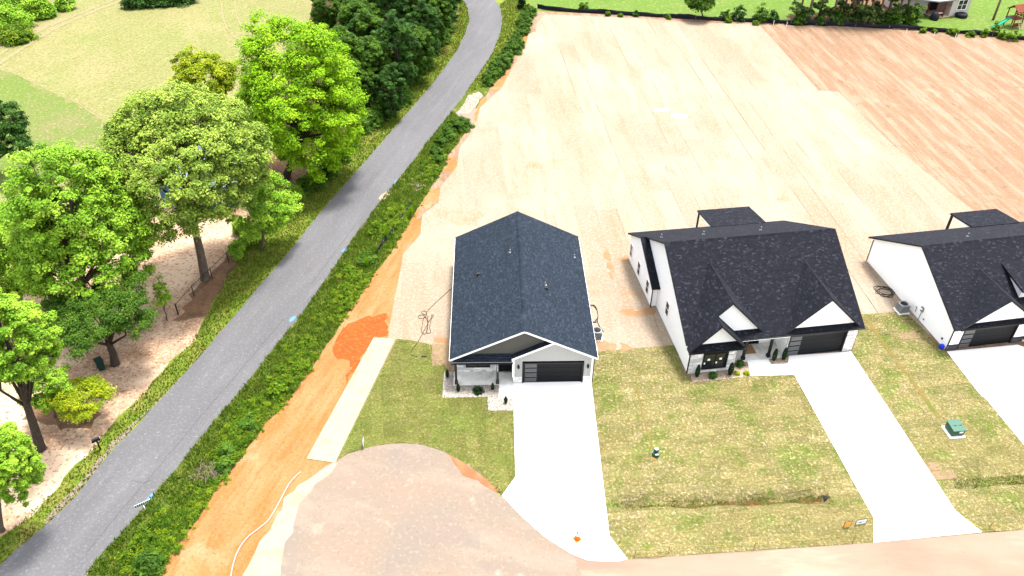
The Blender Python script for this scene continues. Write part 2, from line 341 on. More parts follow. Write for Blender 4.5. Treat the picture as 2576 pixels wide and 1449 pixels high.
M['wirefence'] = lmat('black_chain_link', (.02, .018, .016), rough=.5)
M['bark'] = lmat('grey_brown_bark', (.10, .075, .055), [N(3, .4, .65, (.055, .042, .032), .9, d=8, st=(3, 3, .5)), N(1, .55, .7, (.17, .145, .12), .7, d=5)], kind='obj', rough=.95, bump=dict(s=6, d=6, st=(3, 3, .5), str=.8, dist=.05))
M['barkdark'] = lmat('dark_bark', (.05, .04, .03), [N(3, .4, .65, (.03, .024, .02), .9, d=8, st=(3, 3, .5)), N(5, .6, .7, (.14, .13, .12), .6)], kind='obj', rough=.95)
M['barkpine'] = lmat('pine_bark', (.16, .115, .085), [N(3, .4, .65, (.1, .07, .05), .9, d=6, st=(3, 3, .5))], kind='obj', rough=.95)
M['beige'] = lmat('beige_siding', (.42, .37, .33), [dict(t='wave', s=3, w=0, lo=.2, hi=.9, c=(.36, .32, .28), a=.5, rot=0, st=(0, 0, 1), ds=1)], kind='obj', rough=.7)
M['bluehouse'] = lmat('blue_clapboard', (.05, .11, .17), rough=.7)
M['blueroof'] = lmat('blue_metal_roof', (.20, .25, .36), rough=.4, metal=.3)
M['redwood'] = lmat('red_brown_playset_wood', (.12, .032, .018), [N(5, .4, .7, (.16, .05, .03), .6)], kind='obj', rough=.7)
M['slide'] = lmat('green_slide_plastic', (.02, .26, .16), rough=.35)
M['pinkconc'] = lmat('pinkish_patio', (.42, .29, .22))
M['leaf_maple'] = leafmat('bright_maple_leaves', (.0966, .207, .0045), (.1739, .3324, .0067), (.2705, .4328, .0134), .34)
M['leaf_olive'] = leafmat('olive_oak_leaves', (.0911, .1579, .0199), (.1822, .2684, .0313), (.3146, .4024, .064), .3)
M['leaf_green'] = leafmat('fresh_oak_leaves', (.0836, .1812, .0116), (.1587, .302, .0179), (.2757, .4227, .036), .3)
M['leaf_dark'] = leafmat('dark_tree_leaves', (.014, .042, .006), (.028, .075, .01), (.05, .115, .016), .3)
M['leaf_wood'] = leafmat('woodland_leaves', (.0258, .065, .0065), (.0483, .1099, .0094), (.086, .1624, .014), .35)
M['leaf_yellow'] = leafmat('yellow_green_leaves', (.1265, .1815, .0066), (.2035, .264, .0088), (.297, .341, .0132), .34)
M['leaf_pine'] = leafmat('pine_needles', (.022, .045, .012), (.05, .09, .018), (.10, .145, .028), .25)
M['leaf_weed'] = leafmat('weed_leaves', (.0319, .0775, .0029), (.0687, .1333, .0044), (.1377, .1937, .0088), .3)
M['grass_blade'] = leafmat('long_grass', (.0507, .0828, .0065), (.0897, .1224, .011), (.1716, .1584, .03), .3)
M['bank_grass'] = leafmat('bank_grass_blades', (.0487, .0993, .0086), (.0905, .168, .013), (.2175, .24, .036), .3)
M['lawn_blade'] = leafmat('short_sod_blades', (.0587, .0978, .0102), (.1466, .1271, .0382), (.2541, .1955, .0935), .3)
M['leaf_shrub'] = leafmat('clipped_shrub_leaves', (.004, .014, .004), (.008, .026, .006), (.018, .042, .01), .2)

# ------------------------------------------------------------------ the ground and everything laid on it
DIT = [(G(1532, 1262)[:2], G(2082, 1249)[:2], .6, .55), (G(2392, 1222)[:2], G(2700, 1200)[:2], .30, .8)]
def hgt(x, y):
    z = 0.0
    for a, b, dp, wd in DIT:
        d = b - a; L = math.hypot(*d); d = d / L; s = (x - a[0]) * d[0] + (y - a[1]) * d[1]; q = -(x - a[0]) * d[1] + (y - a[1]) * d[0]
        e = max(0.0, min(1.0, (s + .6) / 2.2)) * max(0.0, min(1.0, (L + .12 - s) / .35)); e = e * e * (3 - 2 * e)
        q += .15 * math.sin(s * 1.3)
        z -= dp * e * math.exp(-(q / wd) ** 2)
    return z
def sheet(name, poly, z, mat, kind='structure', parent=None, drape=0, label=None):
    if area2(poly) < 0: poly = poly[::-1]
    if not drape:
        o = mesh_obj(name, [(p[0], p[1], z) for p in poly], [tuple(range(len(poly)))], mat, parent)
    else:
        mb = MB(); xs = [p[0] for p in poly]; ys = [p[1] for p in poly]
        def lines(a, b): k = max(1, int(math.ceil((b - a) / drape))); return [a + (b - a) * i / k for i in range(k + 1)]
        X, Y = lines(min(xs), max(xs)), lines(min(ys), max(ys))
        for i in range(len(X) - 1):
            colp = clip_half(clip_half(poly, 1, 0, -X[i]), -1, 0, X[i + 1])
            if len(colp) < 3: continue
            for j in range(len(Y) - 1):
                c = clip_half(clip_half(colp, 0, 1, -Y[j]), 0, -1, Y[j + 1])
                if len(c) > 2 and abs(area2(c)) > 1e-5: mb.add([(p[0], p[1], z + hgt(*p) - .035 * min(1, -hgt(*p) / .04)) for p in c], [tuple(range(len(c)))])
        o = mesh_obj(name, mb.v, mb.f, mat, parent)
    return tag(o, label, None, None, kind)

# the ground: one big sheet, finer where the swales dip
def spaced(lo, hi, f0, f1, fine, coarse):
    a = list(np.arange(lo, f0, coarse)) + list(np.arange(f0, f1, fine)) + list(np.arange(f1, hi + coarse, coarse)); return a
gx = spaced(-620, 620, 6, 46, .45, 20); gy = spaced(-120, 900, 34, 42, .3, 20)
gv = [(x, y, -.03 + (hgt(x, y) if 5 < x < 47 and 33 < y < 43 else 0)) for y in gy for x in gx]; nx = len(gx)
gf = [(j * nx + i, j * nx + i + 1, (j + 1) * nx + i + 1, (j + 1) * nx + i) for j in range(len(gy) - 1) for i in range(nx - 1)]
tag(mesh_obj('ground', gv, gf, M['field']), kind='structure')

ROADL = [(-70, 1500), (8.8, 1413.5), (126, 1311), (187.5, 1252.4), (252, 1170), (293, 1120), (337, 1079), (391.5, 1018), (464.7, 939), (509, 891), (547.5, 843), (604.8, 778), (655.7, 716), (705, 659),
         (754.7, 599), (805.6, 536), (856.5, 476.6), (916.7, 409), (958.4, 361), (1003.5, 309), (1045.6, 261), (1087.8, 211), (1120.9, 168.5), (1150.9, 126), (1171, 83), (1181, 51), (1176.5, 21), (1164, -4), (1140, -30), (1105, -55)]
ROADR = [(150, 1524), (211, 1449), (254.9, 1395), (293, 1354), (354.5, 1287), (386.7, 1245), (439.5, 1186), (496.5, 1112), (566.6, 1028), (620.7, 965), (668.4, 903), (703.4, 858), (754.7, 797), (840.3, 673), (884.3, 606),
         (925.9, 550), (951.4, 514), (1000, 454), (1025.4, 424), (1066.7, 369), (1099.8, 328), (1135.9, 281), (1169, 238), (1190, 206), (1217, 168.5), (1241.2, 129), (1259.3, 81), (1264.5, 48), (1259, 21), (1243, -2), (1214, -30), (1175, -58)]
WEEDR = [(360, 1500), (392.6, 1449), (416, 1407.6), (439.5, 1387), (468.8, 1340), (498, 1308), (539, 1229), (574, 1194), (612, 1138), (644.5, 1100), (672, 1064), (705, 1032), (740, 983), (769, 945), (804, 896), (836, 847),
         (873, 790), (915, 728), (956, 670), (986, 634), (1007, 592), (1039, 544), (1062.5, 507), (1080, 474), (1112, 433), (1130, 386), (1157, 354), (1181, 316), (1190, 290), (1205, 262), (1232, 223), (1274, 180), (1298, 132), (1319, 84), (1338, 48), (1352, 28)]
road = sheet('road', wig(G2(ROADL) + G2(ROADR)[::-1], 1.2, .05, 3), .03, M['asphalt'])
# far bend of the road beyond the picture's top is covered by the strip above
verge_l = G2([(p[0] - o, p[1] - q) for p, o, q in zip(ROADL, [40, 42, 42, 40, 36, 34, 34, 34, 34, 40, 44, 66, 80, 88, 90, 84, 70, 62, 60, 56, 52, 48, 40, 34, 26, 24, 24, 24, 24, 24], [26] * 9 + [14] * 3 + [30] * 7 + [22] * 11)])
sheet('verge', wig(verge_l + G2(ROADL)[::-1], 1.0, .28, 5), .012, M['verge'])
M['meadow'] = lmat('patchy_green_meadow', (.0873, .1211, .0265), [N(.13, .46, .62, (.1745, .1252, .0796), .85, d=6, st=(1, .5, 1), rot=40), N(.4, .5, .68, (.0719, .1292, .0159), .8, d=6), N(3, .45, .75, (.154, .1373, .0663), .4, d=8), N(2.4, .5, .64, (.184, .155, .0715), .75, d=2, r=.5), N(2.8, .36, .46, (.0575, .09, .0156), .6, d=2, r=.5)], bump=dict(s=4, d=8, str=.5, dist=.12))
sheet('meadow', wig(G2([(-300, 80), (0, 172), (60, 202), (130, 236), (200, 268), (255, 300), (300, 420), (-350, 560)]), 1.2, .7, 2), .000, M['meadow'])
M['paletrack'] = lmat('pale_wheel_track', (.1667, .1397, .0779), [N(1.2, .45, .7, (.1183, .1129, .043), .8, d=8)])
# sandy yard left of the road, with leaf litter by the fence
YARD = [(-220, 1560), (-60, 1500), (8, 1402), (110, 1300), (180, 1238), (240, 1165), (285, 1108), (330, 1062), (385, 1000), (455, 915), (500, 868), (560, 790), (600, 690), (650, 600), (640, 540), (560, 500), (420, 505), (200, 560), (0, 600), (-260, 640), (-420, 900)]
sheet('yard', wig(G2(YARD), 2, .35, 9), .004, M['sand'])
sheet('leaf_litter', wig(G2([(443, 800), (520, 800), (560, 755), (605, 700), (655, 640), (720, 560), (745, 500), (700, 470), (640, 520), (600, 600), (560, 660), (500, 720)]), .9, .5, 4), .008, M['litter'])
sheet('leaf_litter', wig(G2([(130, 1075), (230, 1085), (250, 1040), (160, 1000), (60, 1020), (60, 1060)]), .7, .45, 6), .008, M['litter'])
for i, pl in enumerate(([(430, 985), (478, 925), (548, 830), (572, 790), (588, 776), (590, 786), (540, 850), (490, 915), (440, 975), (380, 1040), (340, 1085), (330, 1085), (375, 1030)],
                        [(245, 1160), (300, 1090), (345, 1045), (352, 1050), (310, 1105), (258, 1166)], [(95, 1312), (140, 1275), (190, 1230), (197, 1240), (120, 1310)], [(10, 1400), (60, 1342), (95, 1320), (106, 1322), (25, 1403)])):
    sheet('verge', wig(G2(pl), .7, .15, 20 + i), .016, M['verge'])
sheet('gravel_shoulder', wig(G2([(120, 1316), (187, 1250), (252, 1167), (293, 1117), (380, 1029), (372, 1028), (284, 1112), (240, 1165), (180, 1238), (108, 1308)]), .8, .12, 31), .02, M['gravelbase'])
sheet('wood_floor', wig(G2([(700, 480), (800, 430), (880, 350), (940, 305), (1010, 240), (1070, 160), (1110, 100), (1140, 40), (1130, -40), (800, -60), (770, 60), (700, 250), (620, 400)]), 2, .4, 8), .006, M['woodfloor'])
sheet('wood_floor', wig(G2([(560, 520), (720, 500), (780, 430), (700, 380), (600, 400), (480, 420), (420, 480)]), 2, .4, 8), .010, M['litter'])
# weedy bank right of the road
sheet('weed_bank', wig(G2(ROADR) + G2(WEEDR)[::-1], 1.2, .18, 11), .016, M['weedsoil'])
sheet('verge', wig(G2([(1169, 236), (1190, 206), (1217, 168), (1241, 129), (1259, 81), (1264, 48), (1256, 12), (1215, -30), (1290, -30), (1338, 20), (1300, 90), (1270, 150), (1220, 220)]), 1, .2, 12), .022, M['verge'])
sheet('verge', wig(G2([(1000, 455), (1030, 420), (1066, 370), (1098, 330), (1120, 330), (1100, 380), (1070, 430), (1030, 470)]), 1, .2, 13), .022, M['verge'])
sheet('gravel_patch', wig(G2([(1150, 285), (1168, 262), (1180, 240), (1205, 232), (1215, 240), (1205, 262), (1190, 285), (1192, 310), (1170, 318), (1150, 312), (1160, 300)]), .8, .3, 14), .026, M['gravelbase'])
sheet('gravel_patch', wig(G2([(952, 500), (962, 487), (985, 478), (988, 484), (975, 497), (958, 507)]), .5, .2, 15), .038, M['gravelbase'])
sheet('gravel_patch', wig(G2([(1040, 455), (1075, 415), (1105, 410), (1100, 430), (1070, 470), (1045, 485), (1030, 490)]), .8, .35, 16), .026, M['straw'])
# graded lot
LOT = WEEDR[18:] + [(1363, 30), (1500, 34), (1650, 43), (1800, 52), (1940, 58), (2100, 65), (2300, 76), (2450, 87), (2576, 101), (2800, 125), (3400, 200)]
lot = sheet('lot', wig(G2(LOT) + [(120, 60), (60, 50), (8, 49), (-6, 48.5), (-11, 50)], 2.5, .12, 17), .0, M['dirt'])
CLAY = WEEDR[:26] + [(1080, 474), (1062, 520), (1020, 625), (1008, 668), (992, 760), (978, 848), (940, 850), (856, 1000), (771, 1154), (845, 1164), (790, 1200), (752, 1256), (716, 1330), (688, 1400), (676, 1449), (660, 1510)]
sheet('clay_bank', wig(G2(CLAY), 1.5, .12, 18), .006, M['clay'])
sheet('wet_clay', wig(G2([(847, 846), (880, 812), (930, 795), (973, 790), (972, 850), (940, 850), (872, 972), (868, 965), (888, 916), (870, 902), (856, 900), (833, 876)]), .5, .32, 19), .010, M['wetclay'])
for i, pl in enumerate(([(1000, 640), (1012, 610), (1040, 560), (1062, 545), (1058, 590), (1020, 625)], [(1065, 505), (1080, 480), (1105, 470), (1102, 500), (1070, 530)], [(1115, 430), (1128, 395), (1150, 395), (1152, 425), (1120, 432)],
                        [(1172, 300), (1188, 262), (1212, 240), (1224, 250), (1205, 300), (1182, 318)], [(1225, 232), (1270, 186), (1290, 160), (1300, 168), (1262, 222)], [(1300, 128), (1316, 90), (1330, 92), (1322, 120), (1308, 140)])):
    sheet('clay_bank', wig(G2(pl), .8, .2, 40 + i), .008, M['clay'])

# straw erosion mats: strips laid side by side across the lot, each its own piece
FIELD = G2([(975, 850), (990, 762), (1010, 668), (1014, 640), (1058, 590), (1062, 540), (1103, 510), (1108, 470), (1150, 420), (1156, 372), (1196, 320), (1208, 270), (1262, 222), (1290, 168), (1322, 116), (1330, 84), (1348, 80), (1350, 58), (1372, 36),
            (1600, 46), (1780, 58), (1910, 62), (1985, 145), (2058, 228), (2108, 231), (2250, 368), (2410, 500), (2470, 545), (2640, 640)]) + [(44, 58), (31.5, 54.8), (29, 55.2), (14.6, 52.8), (6.5, 52.9), (-4.5, 52.0), (-6.0, 53.4)]
sd = math.radians(5.5); ax = np.array([math.cos(sd), math.sin(sd)]); ay = np.array([-math.sin(sd), math.cos(sd)])
mr = random.Random(4); nmat = 0
for i in range(-12, 34):
    gp_ = mr.choice((-.04, -.03, .004, .012, .022)); u0, u1 = i * 2.35 + gp_, (i + 1) * 2.35 - gp_; t = 46 - mr.uniform(0, 20)
    while t < 165:
        t2 = t + mr.uniform(17, 33)
        rect = [tuple(ax * u + ay * v) for u, v in ((u0 + mr.uniform(-.05, .05), t), (u1 + mr.uniform(-.05, .05), t + .08), (u1 + mr.uniform(-.05, .05), t2), (u0 + mr.uniform(-.05, .05), t2))]
        c = clip_convex(FIELD, rect); t = t2 - .12
        if len(c) > 2 and abs(area2(c)) > .6:
            mb = MB().prism([p for p in wig(c, 1.6, .025, nmat)], .006, .014 + .0045 * (i % 2) + .0021 * (nmat % 3)); nmat += 1
            mb.build('straw_mat', M['straw'], lot)
mb = MB().prism(wig(G2([(770.6, 1154), (843, 1164), (995, 852), (940, 849)]), 1.5, .006), .004, .018); mb.build('straw_mat', M['freshstraw'], lot)
for pl in ([(1643, 275.5), (1681, 272.5), (1684, 279), (1646, 282)], [(1687.5, 288.5), (1728, 289), (1729.5, 297), (1689, 295.5)]):
    mb = MB().prism(G2(pl), .03, .05); o = mb.build('white_board', M['white_plastic'])
    tag(o, 'flat white board lying on the straw mats behind the houses', 'board', 'white boards on the straw')

# street, driveways
cc = np.array([-8.215, 34.63]); cr = 8.05
arc = [(cc[0] + cr * math.cos(a), cc[1] + cr * math.sin(a)) for a in np.linspace(math.radians(22), math.radians(225), 44)]
STREET = [(70, 20), (70, 39.0), (36.46, 35.42), (25.38, 34.2), (8.09, 32.62), (7, 36), (1.2, 38.6)] + arc + [(-30, 10), (70, 10)]
sheet('street', STREET, .012, M['streetdust'])
sheet('cul_de_sac', wig(arc + [(-15, 20), (2, 22), (5, 31), (4, 35)], 1.5, .05, 4), .017, M['dusty'])
sheet('clay_smear', wig(G2([(1118, 1137), (1162, 1161), (1206, 1192), (1238, 1219), (1268, 1247), (1240, 1238), (1200, 1212), (1165, 1192), (1140, 1160)]), .4, .13, 5), .022, M['clayedge'])
sheet('pale_dust', wig(G2([(700, 1449), (690, 1500), (600, 1510), (622, 1420), (660, 1360), (690, 1300), (735, 1235), (800, 1185), (845, 1166), (850, 1172), (790, 1220), (745, 1290)]), .8, .25, 6), .022, M['freshstraw'])
def slabd(name, px, mat, z=.05, world=False):
    mb = MB().prism(px if world else G2(px), -.08, z); o = mb.build(name, mat); return tag(o, kind='structure')
D1 = [(1291, 964), (1487, 960), (1533, 1348.5), (1578, 1407), (1553, 1414), (1480, 1411), (1437, 1394), (1370, 1351.5), (1311.5, 1299.5), (1262.6, 1247.6), (1296.8, 1200)]
D2 = [(1984, 896), (2140, 885), (2219.7, 1006), (2403, 1286), (2470, 1339), (2197.6, 1365.3), (2197, 1302), (2140.6, 1202), (2033, 1006), (1997.5, 942.7), (1890, 946.6), (1877.4, 903.6), (1931, 901), (1940, 918), (1982, 916)]
D3 = [(2382, 885), (2560, 868), (2780, 960), (2900, 1300), (2730, 1312), (2640, 1255), (2576, 1120), (2482, 1006), (2462, 989)]
dr1 = slabd('driveway', D1, M['concrete']); dr2 = slabd('driveway', D2, M['concrete']); dr3 = slabd('driveway', D3, M['concrete'])
slabd('walkway', [(1254, 968), (1291, 966.5), (1292, 1002), (1254, 1002.4)], M['concrete'], .047)
sheet('dirt_smear', wig(G2([(1420, 1239), (1425, 1238), (1468, 1250), (1470, 1257), (1445, 1255), (1418, 1249), (1409, 1246), (1410, 1240)]), .3, .05, 3), .056, lmat('thin_mud', (.23, .2, .178)))
for d, (a, b) in ((dr1, ((1296, 1098), (1506, 1092))), (dr1, ((1297, 1200), (1517, 1196))), (dr2, ((2078, 1090), (2273, 1078))), (dr2, ((2146, 1213), (2350, 1200)))):
    A, B = G(*a), G(*b); mb = MB().beam((A[0], A[1], .051), (B[0], B[1], .051), .018, .006); mb.build('joint', M['joint'], d)

# lawns laid with rolls of sod: every piece its own object
L1 = [(998, 853), (1030, 856), (1087.5, 867.5), (1087.5, 886), (1131, 924), (1134, 968), (1118, 935), (1113.8, 1000.5), (1226.8, 998.7), (1229.5, 1033.4), (1294, 1032.5), (1296.8, 1200), (1264, 1246), (1238, 1218.5), (1206, 1191), (1162.8, 1160.5), (1110.7, 1134.5), (1061.5, 1118.5), (1009.4, 1114), (960, 1118.5), (914, 1129), (872, 1141), (846, 1163)]
L2 = [(1489, 886), (1700, 868), (1722, 938), (1736, 940), (1743, 963), (1890, 946.6), (1997.5, 942.7), (2033, 1006), (2140.6, 1202), (2197, 1302), (2197.6, 1365), (1880, 1386), (1578, 1407), (1533.5, 1348.5), (1488.5, 962)]
L3 = [(2166, 791), (2272, 784), (2300, 806), (2381, 888), (2462, 989), (2482, 1006), (2576, 1120), (2640, 1255), (2730, 1312), (2576, 1333), (2470, 1339), (2403, 1286), (2219.7, 1006), (2139, 887)]
L0 = [(1488, 884), (1494, 886), (1533, 1348), (1488, 962)]
def lawn(name, px, mat, ang, pw, pl_, seed, bare):
    poly = G2(px); base = sheet(name, poly, .014, M['lawnsoil'], drape=.4)
    r = random.Random(seed); a = math.radians(ang); ex = np.array([math.cos(a), math.sin(a)]); ey = np.array([-math.sin(a), math.cos(a)])
    P = np.array(poly); u = P @ ex; v = P @ ey; k = 0
    y = v.min() - .2
    while y < v.max():
        y2 = y + pw; x = u.min() - r.uniform(0, pl_)
        while x < u.max():
            x2 = x + pl_ * r.uniform(.92, 1.06); g = r.choice((.002, .003, .005, .006, .014)) 
            j = [r.uniform(-.025, .025) for _ in range(4)]
            rect = [tuple(ex * p + ey * q) for p, q in ((x + g, y + g + j[0]), (x2 - g, y + g + j[1]), (x2 - g, y2 - g + j[2]), (x + g, y2 - g + j[3]))]
            x = x2
            for c in [clip_convex(poly, rect)]:
                if len(c) < 3 or abs(area2(c)) < .05 or r.random() < bare * .1: continue
                c = wig(c, .3, .022, k); k += 1; xs = [p[0] for p in c]; cx_, cy_ = np.mean(c, 0)
                zz = .022 + r.uniform(0, .012); mt = M['sodbare'] if r.random() < bare else mat
                low = min(hgt(*p) for p in c + [(cx_, cy_)])
                if low > -.01:
                    MB().prism(c, .008, zz).build('sod_piece', mt, base)
                else:
                    mb = MB(); ys = [p[1] for p in c]
                    sx = np.arange(min(xs), max(xs) + .01, .3); sy = np.arange(min(ys), max(ys) + .01, .2)
                    for i0 in range(len(sx)):
                        cp = clip_half(clip_half(c, 1, 0, -sx[i0]), -1, 0, sx[i0] + .3)
                        if len(cp) < 3: continue
                        for j0 in range(len(sy)):
                            q = clip_half(clip_half(cp, 0, 1, -sy[j0]), 0, -1, sy[j0] + .2)
                            if len(q) > 2 and abs(area2(q)) > 1e-5: mb.add([(p[0], p[1], zz + hgt(*p)) for p in q], [tuple(range(len(q)))])
                    if mb.v: mb.build('sod_piece', mt, base)
        y = y2
    return k
n1 = lawn('lawn', L1, M['sod1'], 100, .9, 1.75, 3, .004)
n2 = lawn('lawn', L2, M['sod2'], 6, .72, 1.75, 5, .006)
n3 = lawn('lawn', L3, M['sod2'], 8, .85, 1.9, 6, .006)
# bare clay lines where trenches were refilled
def ribbon(px, wd, z, mat, name, seed, drape=0):
    P = [G(*p)[:2] for p in px]; l = []; r_ = []; rr = random.Random(seed)
    pts = []
    for a, b in zip(P[:-1], P[1:]):
        k = max(1, int(math.dist(a, b) / .5)); pts += [a + (b - a) * i / k for i in range(k)]
    pts.append(P[-1])
    for i, p in enumerate(pts):
        d = pts[min(i + 1, len(pts) - 1)] - pts[max(i - 1, 0)]; d = d / math.hypot(*d); n = np.array([-d[1], d[0]]); ww = wd * rr.uniform(.3, 1)
        l.append(tuple(p + n * ww)); r_.append(tuple(p - n * wd * rr.uniform(.3, 1)))
    return sheet(name, l + r_[::-1], z, mat, drape=drape)
for i, (pp, wd_) in enumerate((([(-30, 178), (30, 138), (90, 100), (150, 66), (250, 22), (330, -8)], .55), ([(-30, 158), (40, 108), (110, 72), (200, 34), (300, -6)], .5), ([(-30, 118), (40, 92), (110, 66), (180, 42)], .9), ([(-20, 166), (40, 186), (120, 226), (200, 262), (256, 300)], .12), ([(557, 8), (560, 40), (570, 72), (588, 92), (610, 104)], .2), ([(590, 4), (594, 36), (606, 64), (626, 82)], .2))):
    ribbon(pp, wd_, .004 + .0005 * i, M['paletrack'], 'mown_track', 30 + i)
M['trench'] = lmat('refilled_trench_soil', (.15, .098, .035), [N(.35, .45, .6, (.07, .09, .015), .95, d=7), N(2, .5, .65, (.2, .12, .05), .7, d=9, r=.8), N(4, .4, .5, (.08, .075, .02), .5, d=9)])
ribbon([(1600, 960), (1612, 1030), (1634, 1100), (1640, 1128)], .14, .041, M['trench'], 'refilled_trench', 1)
ribbon([(2178, 800), (2240, 890), (2300, 965), (2360, 1050)], .26, .041, M['trench'], 'refilled_trench', 2)
ribbon([(1690, 1268), (1760, 1263), (1850, 1258), (1960, 1254), (2072, 1250)], .3, .075, lmat('ditch_clay', (.085, .045, .018), [N(.8, .45, .6, (.05, .055, .012), .95, d=8), N(2.2, .52, .66, (.14, .07, .025), .7, d=9, r=.8)]), 'ditch_soil', 4, .3)
sheet('bare_soil', wig(G2([(1090, 868), (1130, 866), (1140, 905), (1136, 935), (1122, 918), (1098, 905), (1088, 886)]), .6, .15, 8), .04, M['sodbare'])
for i, pl in enumerate(([(1502, 852), (1520, 856), (1545, 868), (1548, 884), (1505, 886)], [(1560, 862), (1580, 868), (1600, 880), (1562, 884)])):
    sheet('wet_clay', wig(G2(pl), .35, .25, 60 + i), .033, M['smear'])
for i, pl in enumerate(([(1535, 650), (1600, 640), (1612, 655), (1560, 662)], [(1560, 785), (1640, 775), (1652, 790), (1600, 800)], [(1520, 620), (1532, 640), (1545, 700), (1538, 705)], [(1130, 850), (1090, 848), (1100, 858), (1132, 862)])):
    sheet('clay_smear', wig(G2(pl), .45, .3, 70 + i), .03, M['smear'])
# back lawns beyond the silt fence
BACK = [(1300, 14), (1363, 28), (1500, 32), (1650, 41), (1800, 50), (1940, 56), (2100, 63), (2300, 74), (2450, 85), (2576, 99), (2800, 122), (3400, 190)]
sheet('back_lawn', G2(BACK) + [(320, 150), (320, 320), (2, 320)], -.008, M['backlawn'])
sheet('wood_floor', wig(G2([(1975, 62), (1985, 38), (2080, 30), (2140, -10), (2280, -10), (2300, 40), (2290, 74), (2130, 66)]), 2, .5, 3), .0, M['litter'])
# blue utility marks sprayed on the asphalt
for i, pl in enumerate(([(366, 1262), (372, 1252), (383, 1241), (388, 1243), (380, 1254), (371, 1265)], [(727, 806), (734, 797), (745, 796), (742, 803), (732, 811)], [(859, 632), (866, 626), (874, 628), (866, 636)], [(992, 460), (998, 452), (1002, 455), (997, 462)])):
    sheet('paint_mark', wig(G2(pl), .25, .06, 80 + i), .036, M['bluepaint'], kind=None, parent=road)
for i, pts in enumerate(([(215, 1395), (300, 1290), (395, 1180), (470, 1090), (560, 985), (640, 890), (720, 795)], [(780, 720), (850, 625), (900, 560)], [(1130, 240), (1165, 190), (1190, 150)], [(330, 1210), (360, 1215), (400, 1205)], [(540, 1060), (560, 1063), (590, 1052)])):
    P = []; rr = random.Random(i)
    for a, b in zip(pts[:-1], pts[1:]):
        A, B = G(*a), G(*b); k = int(math.dist(A, B) / .6) + 1
        P += [(A[0] + (B[0] - A[0]) * t / k + rr.uniform(-.05, .05), A[1] + (B[1] - A[1]) * t / k + rr.uniform(-.05, .05)) for t in range(k)]
    mb = MB()
    for a, b in zip(P[:-1], P[1:]):
        d = np.array(b) - a; n = np.array([-d[1], d[0]]) / math.hypot(*d) * .014
        mb.add([(*(np.array(a) + n), .034), (*(np.array(a) - n), .034), (*(np.array(b) - n), .034), (*(np.array(b) + n), .034)], [(0, 1, 2, 3)])
    mb.build('crack', M['crack'], road)

# ------------------------------------------------------------------ house building kit (local axes: x = u along the front, y = v back, z up)
def shingle_tabs(mb, poly3, rng, course=.135, lift=.012):
    P = [Vector(p) for p in poly3]; n = (P[1] - P[0]).cross(P[2] - P[0])
    if n.z < 0: n = -n
    n.normalize(); ux = Vector((0, 0, 1)).cross(n).normalized(); vy = n.cross(ux).normalized(); o = P[0]
    Q = [((p - o).dot(ux), (p - o).dot(vy)) for p in P]
    if area2(Q) < 0: Q = Q[::-1]
    u0, u1 = min(q[0] for q in Q), max(q[0] for q in Q); v0, v1 = min(q[1] for q in Q), max(q[1] for q in Q)
    E_ = [(-(q[1] - p[1]), q[0] - p[0], (q[1] - p[1]) * p[0] - (q[0] - p[0]) * p[1]) for p, q in zip(Q, Q[1:] + Q[:1])]
    y = v0
    while y < v1:
        x = u0 - rng.uniform(0, .4)
        while x < u1:
            wd = rng.choice((.1, .13, .16, .2, .24, .3)); x2 = x + wd
            c = [(x, y), (x2, y), (x2, y + course * 1.02), (x, y + course * 1.02)]; x = x2
            if not all(a * p[0] + b * p[1] + k >= 0 for p in c for a, b, k in E_): c = clip_convex(c, Q)
            if len(c) < 3: continue
            lf = lift + rng.uniform(0, .006)
            vs = [o + ux * p[0] + vy * p[1] + n * (.004 + lf * (1 - (p[1] - y) / (course * 1.02))) for p in c]
            mb.add(vs, [tuple(range(len(vs)))])
        y += course
def side_prism(mb, vz, u0, u1):
    n = len(vz)
    if area2(vz) < 0: vz = vz[::-1]
    mb.add([(u0, p[0], p[1]) for p in vz] + [(u1, p[0], p[1]) for p in vz], [tuple(range(n))[::-1], tuple(range(n, 2 * n))] + [(i, (i + 1) % n, n + (i + 1) % n, n + i) for i in range(n)])
def front_prism(mb, uz, v0, v1):
    n = len(uz)
    if area2(uz) < 0: uz = uz[::-1]
    mb.add([(p[0], v0, p[1]) for p in uz] + [(p[0], v1, p[1]) for p in uz], [tuple(range(n)), tuple(range(n, 2 * n))[::-1]] + [((i + 1) % n, i, n + i, n + (i + 1) % n) for i in range(n)])
def garage_door(par, u0, u1, z0, z1, v, trim):
    mb = MB(); t = .13
    mb.box(u0 - t, u0, v - .03, v + .16, z0 - .02, z1 + t).box(u1, u1 + t, v - .03, v + .16, z0 - .02, z1 + t).box(u0, u1, v - .03, v + .16, z1, z1 + t)
    d = mb.build('garage_door', trim, par); h = (z1 - z0) / 4
    for i in range(4):
        MB().box(u0, u1, v + .09, v + .13, z0 + i * h + .008, z0 + (i + 1) * h - .008).build('panel', M['doorblack'], d)
        p = MB(); a, b = u0 + .1, u0 + 1.08; c, e = z0 + i * h + .1, z0 + (i + 1) * h - .1
        p.box(a, b, v + .078, v + .092, c, e); p.build('pane', M['frosted'], d)
        fr = MB().box(a - .03, b + .03, v + .068, v + .096, e, e + .012).box(a - .03, b + .03, v + .068, v + .096, c - .03, c); fr.build('pane_frame', M['liteframe'], d)
    return d
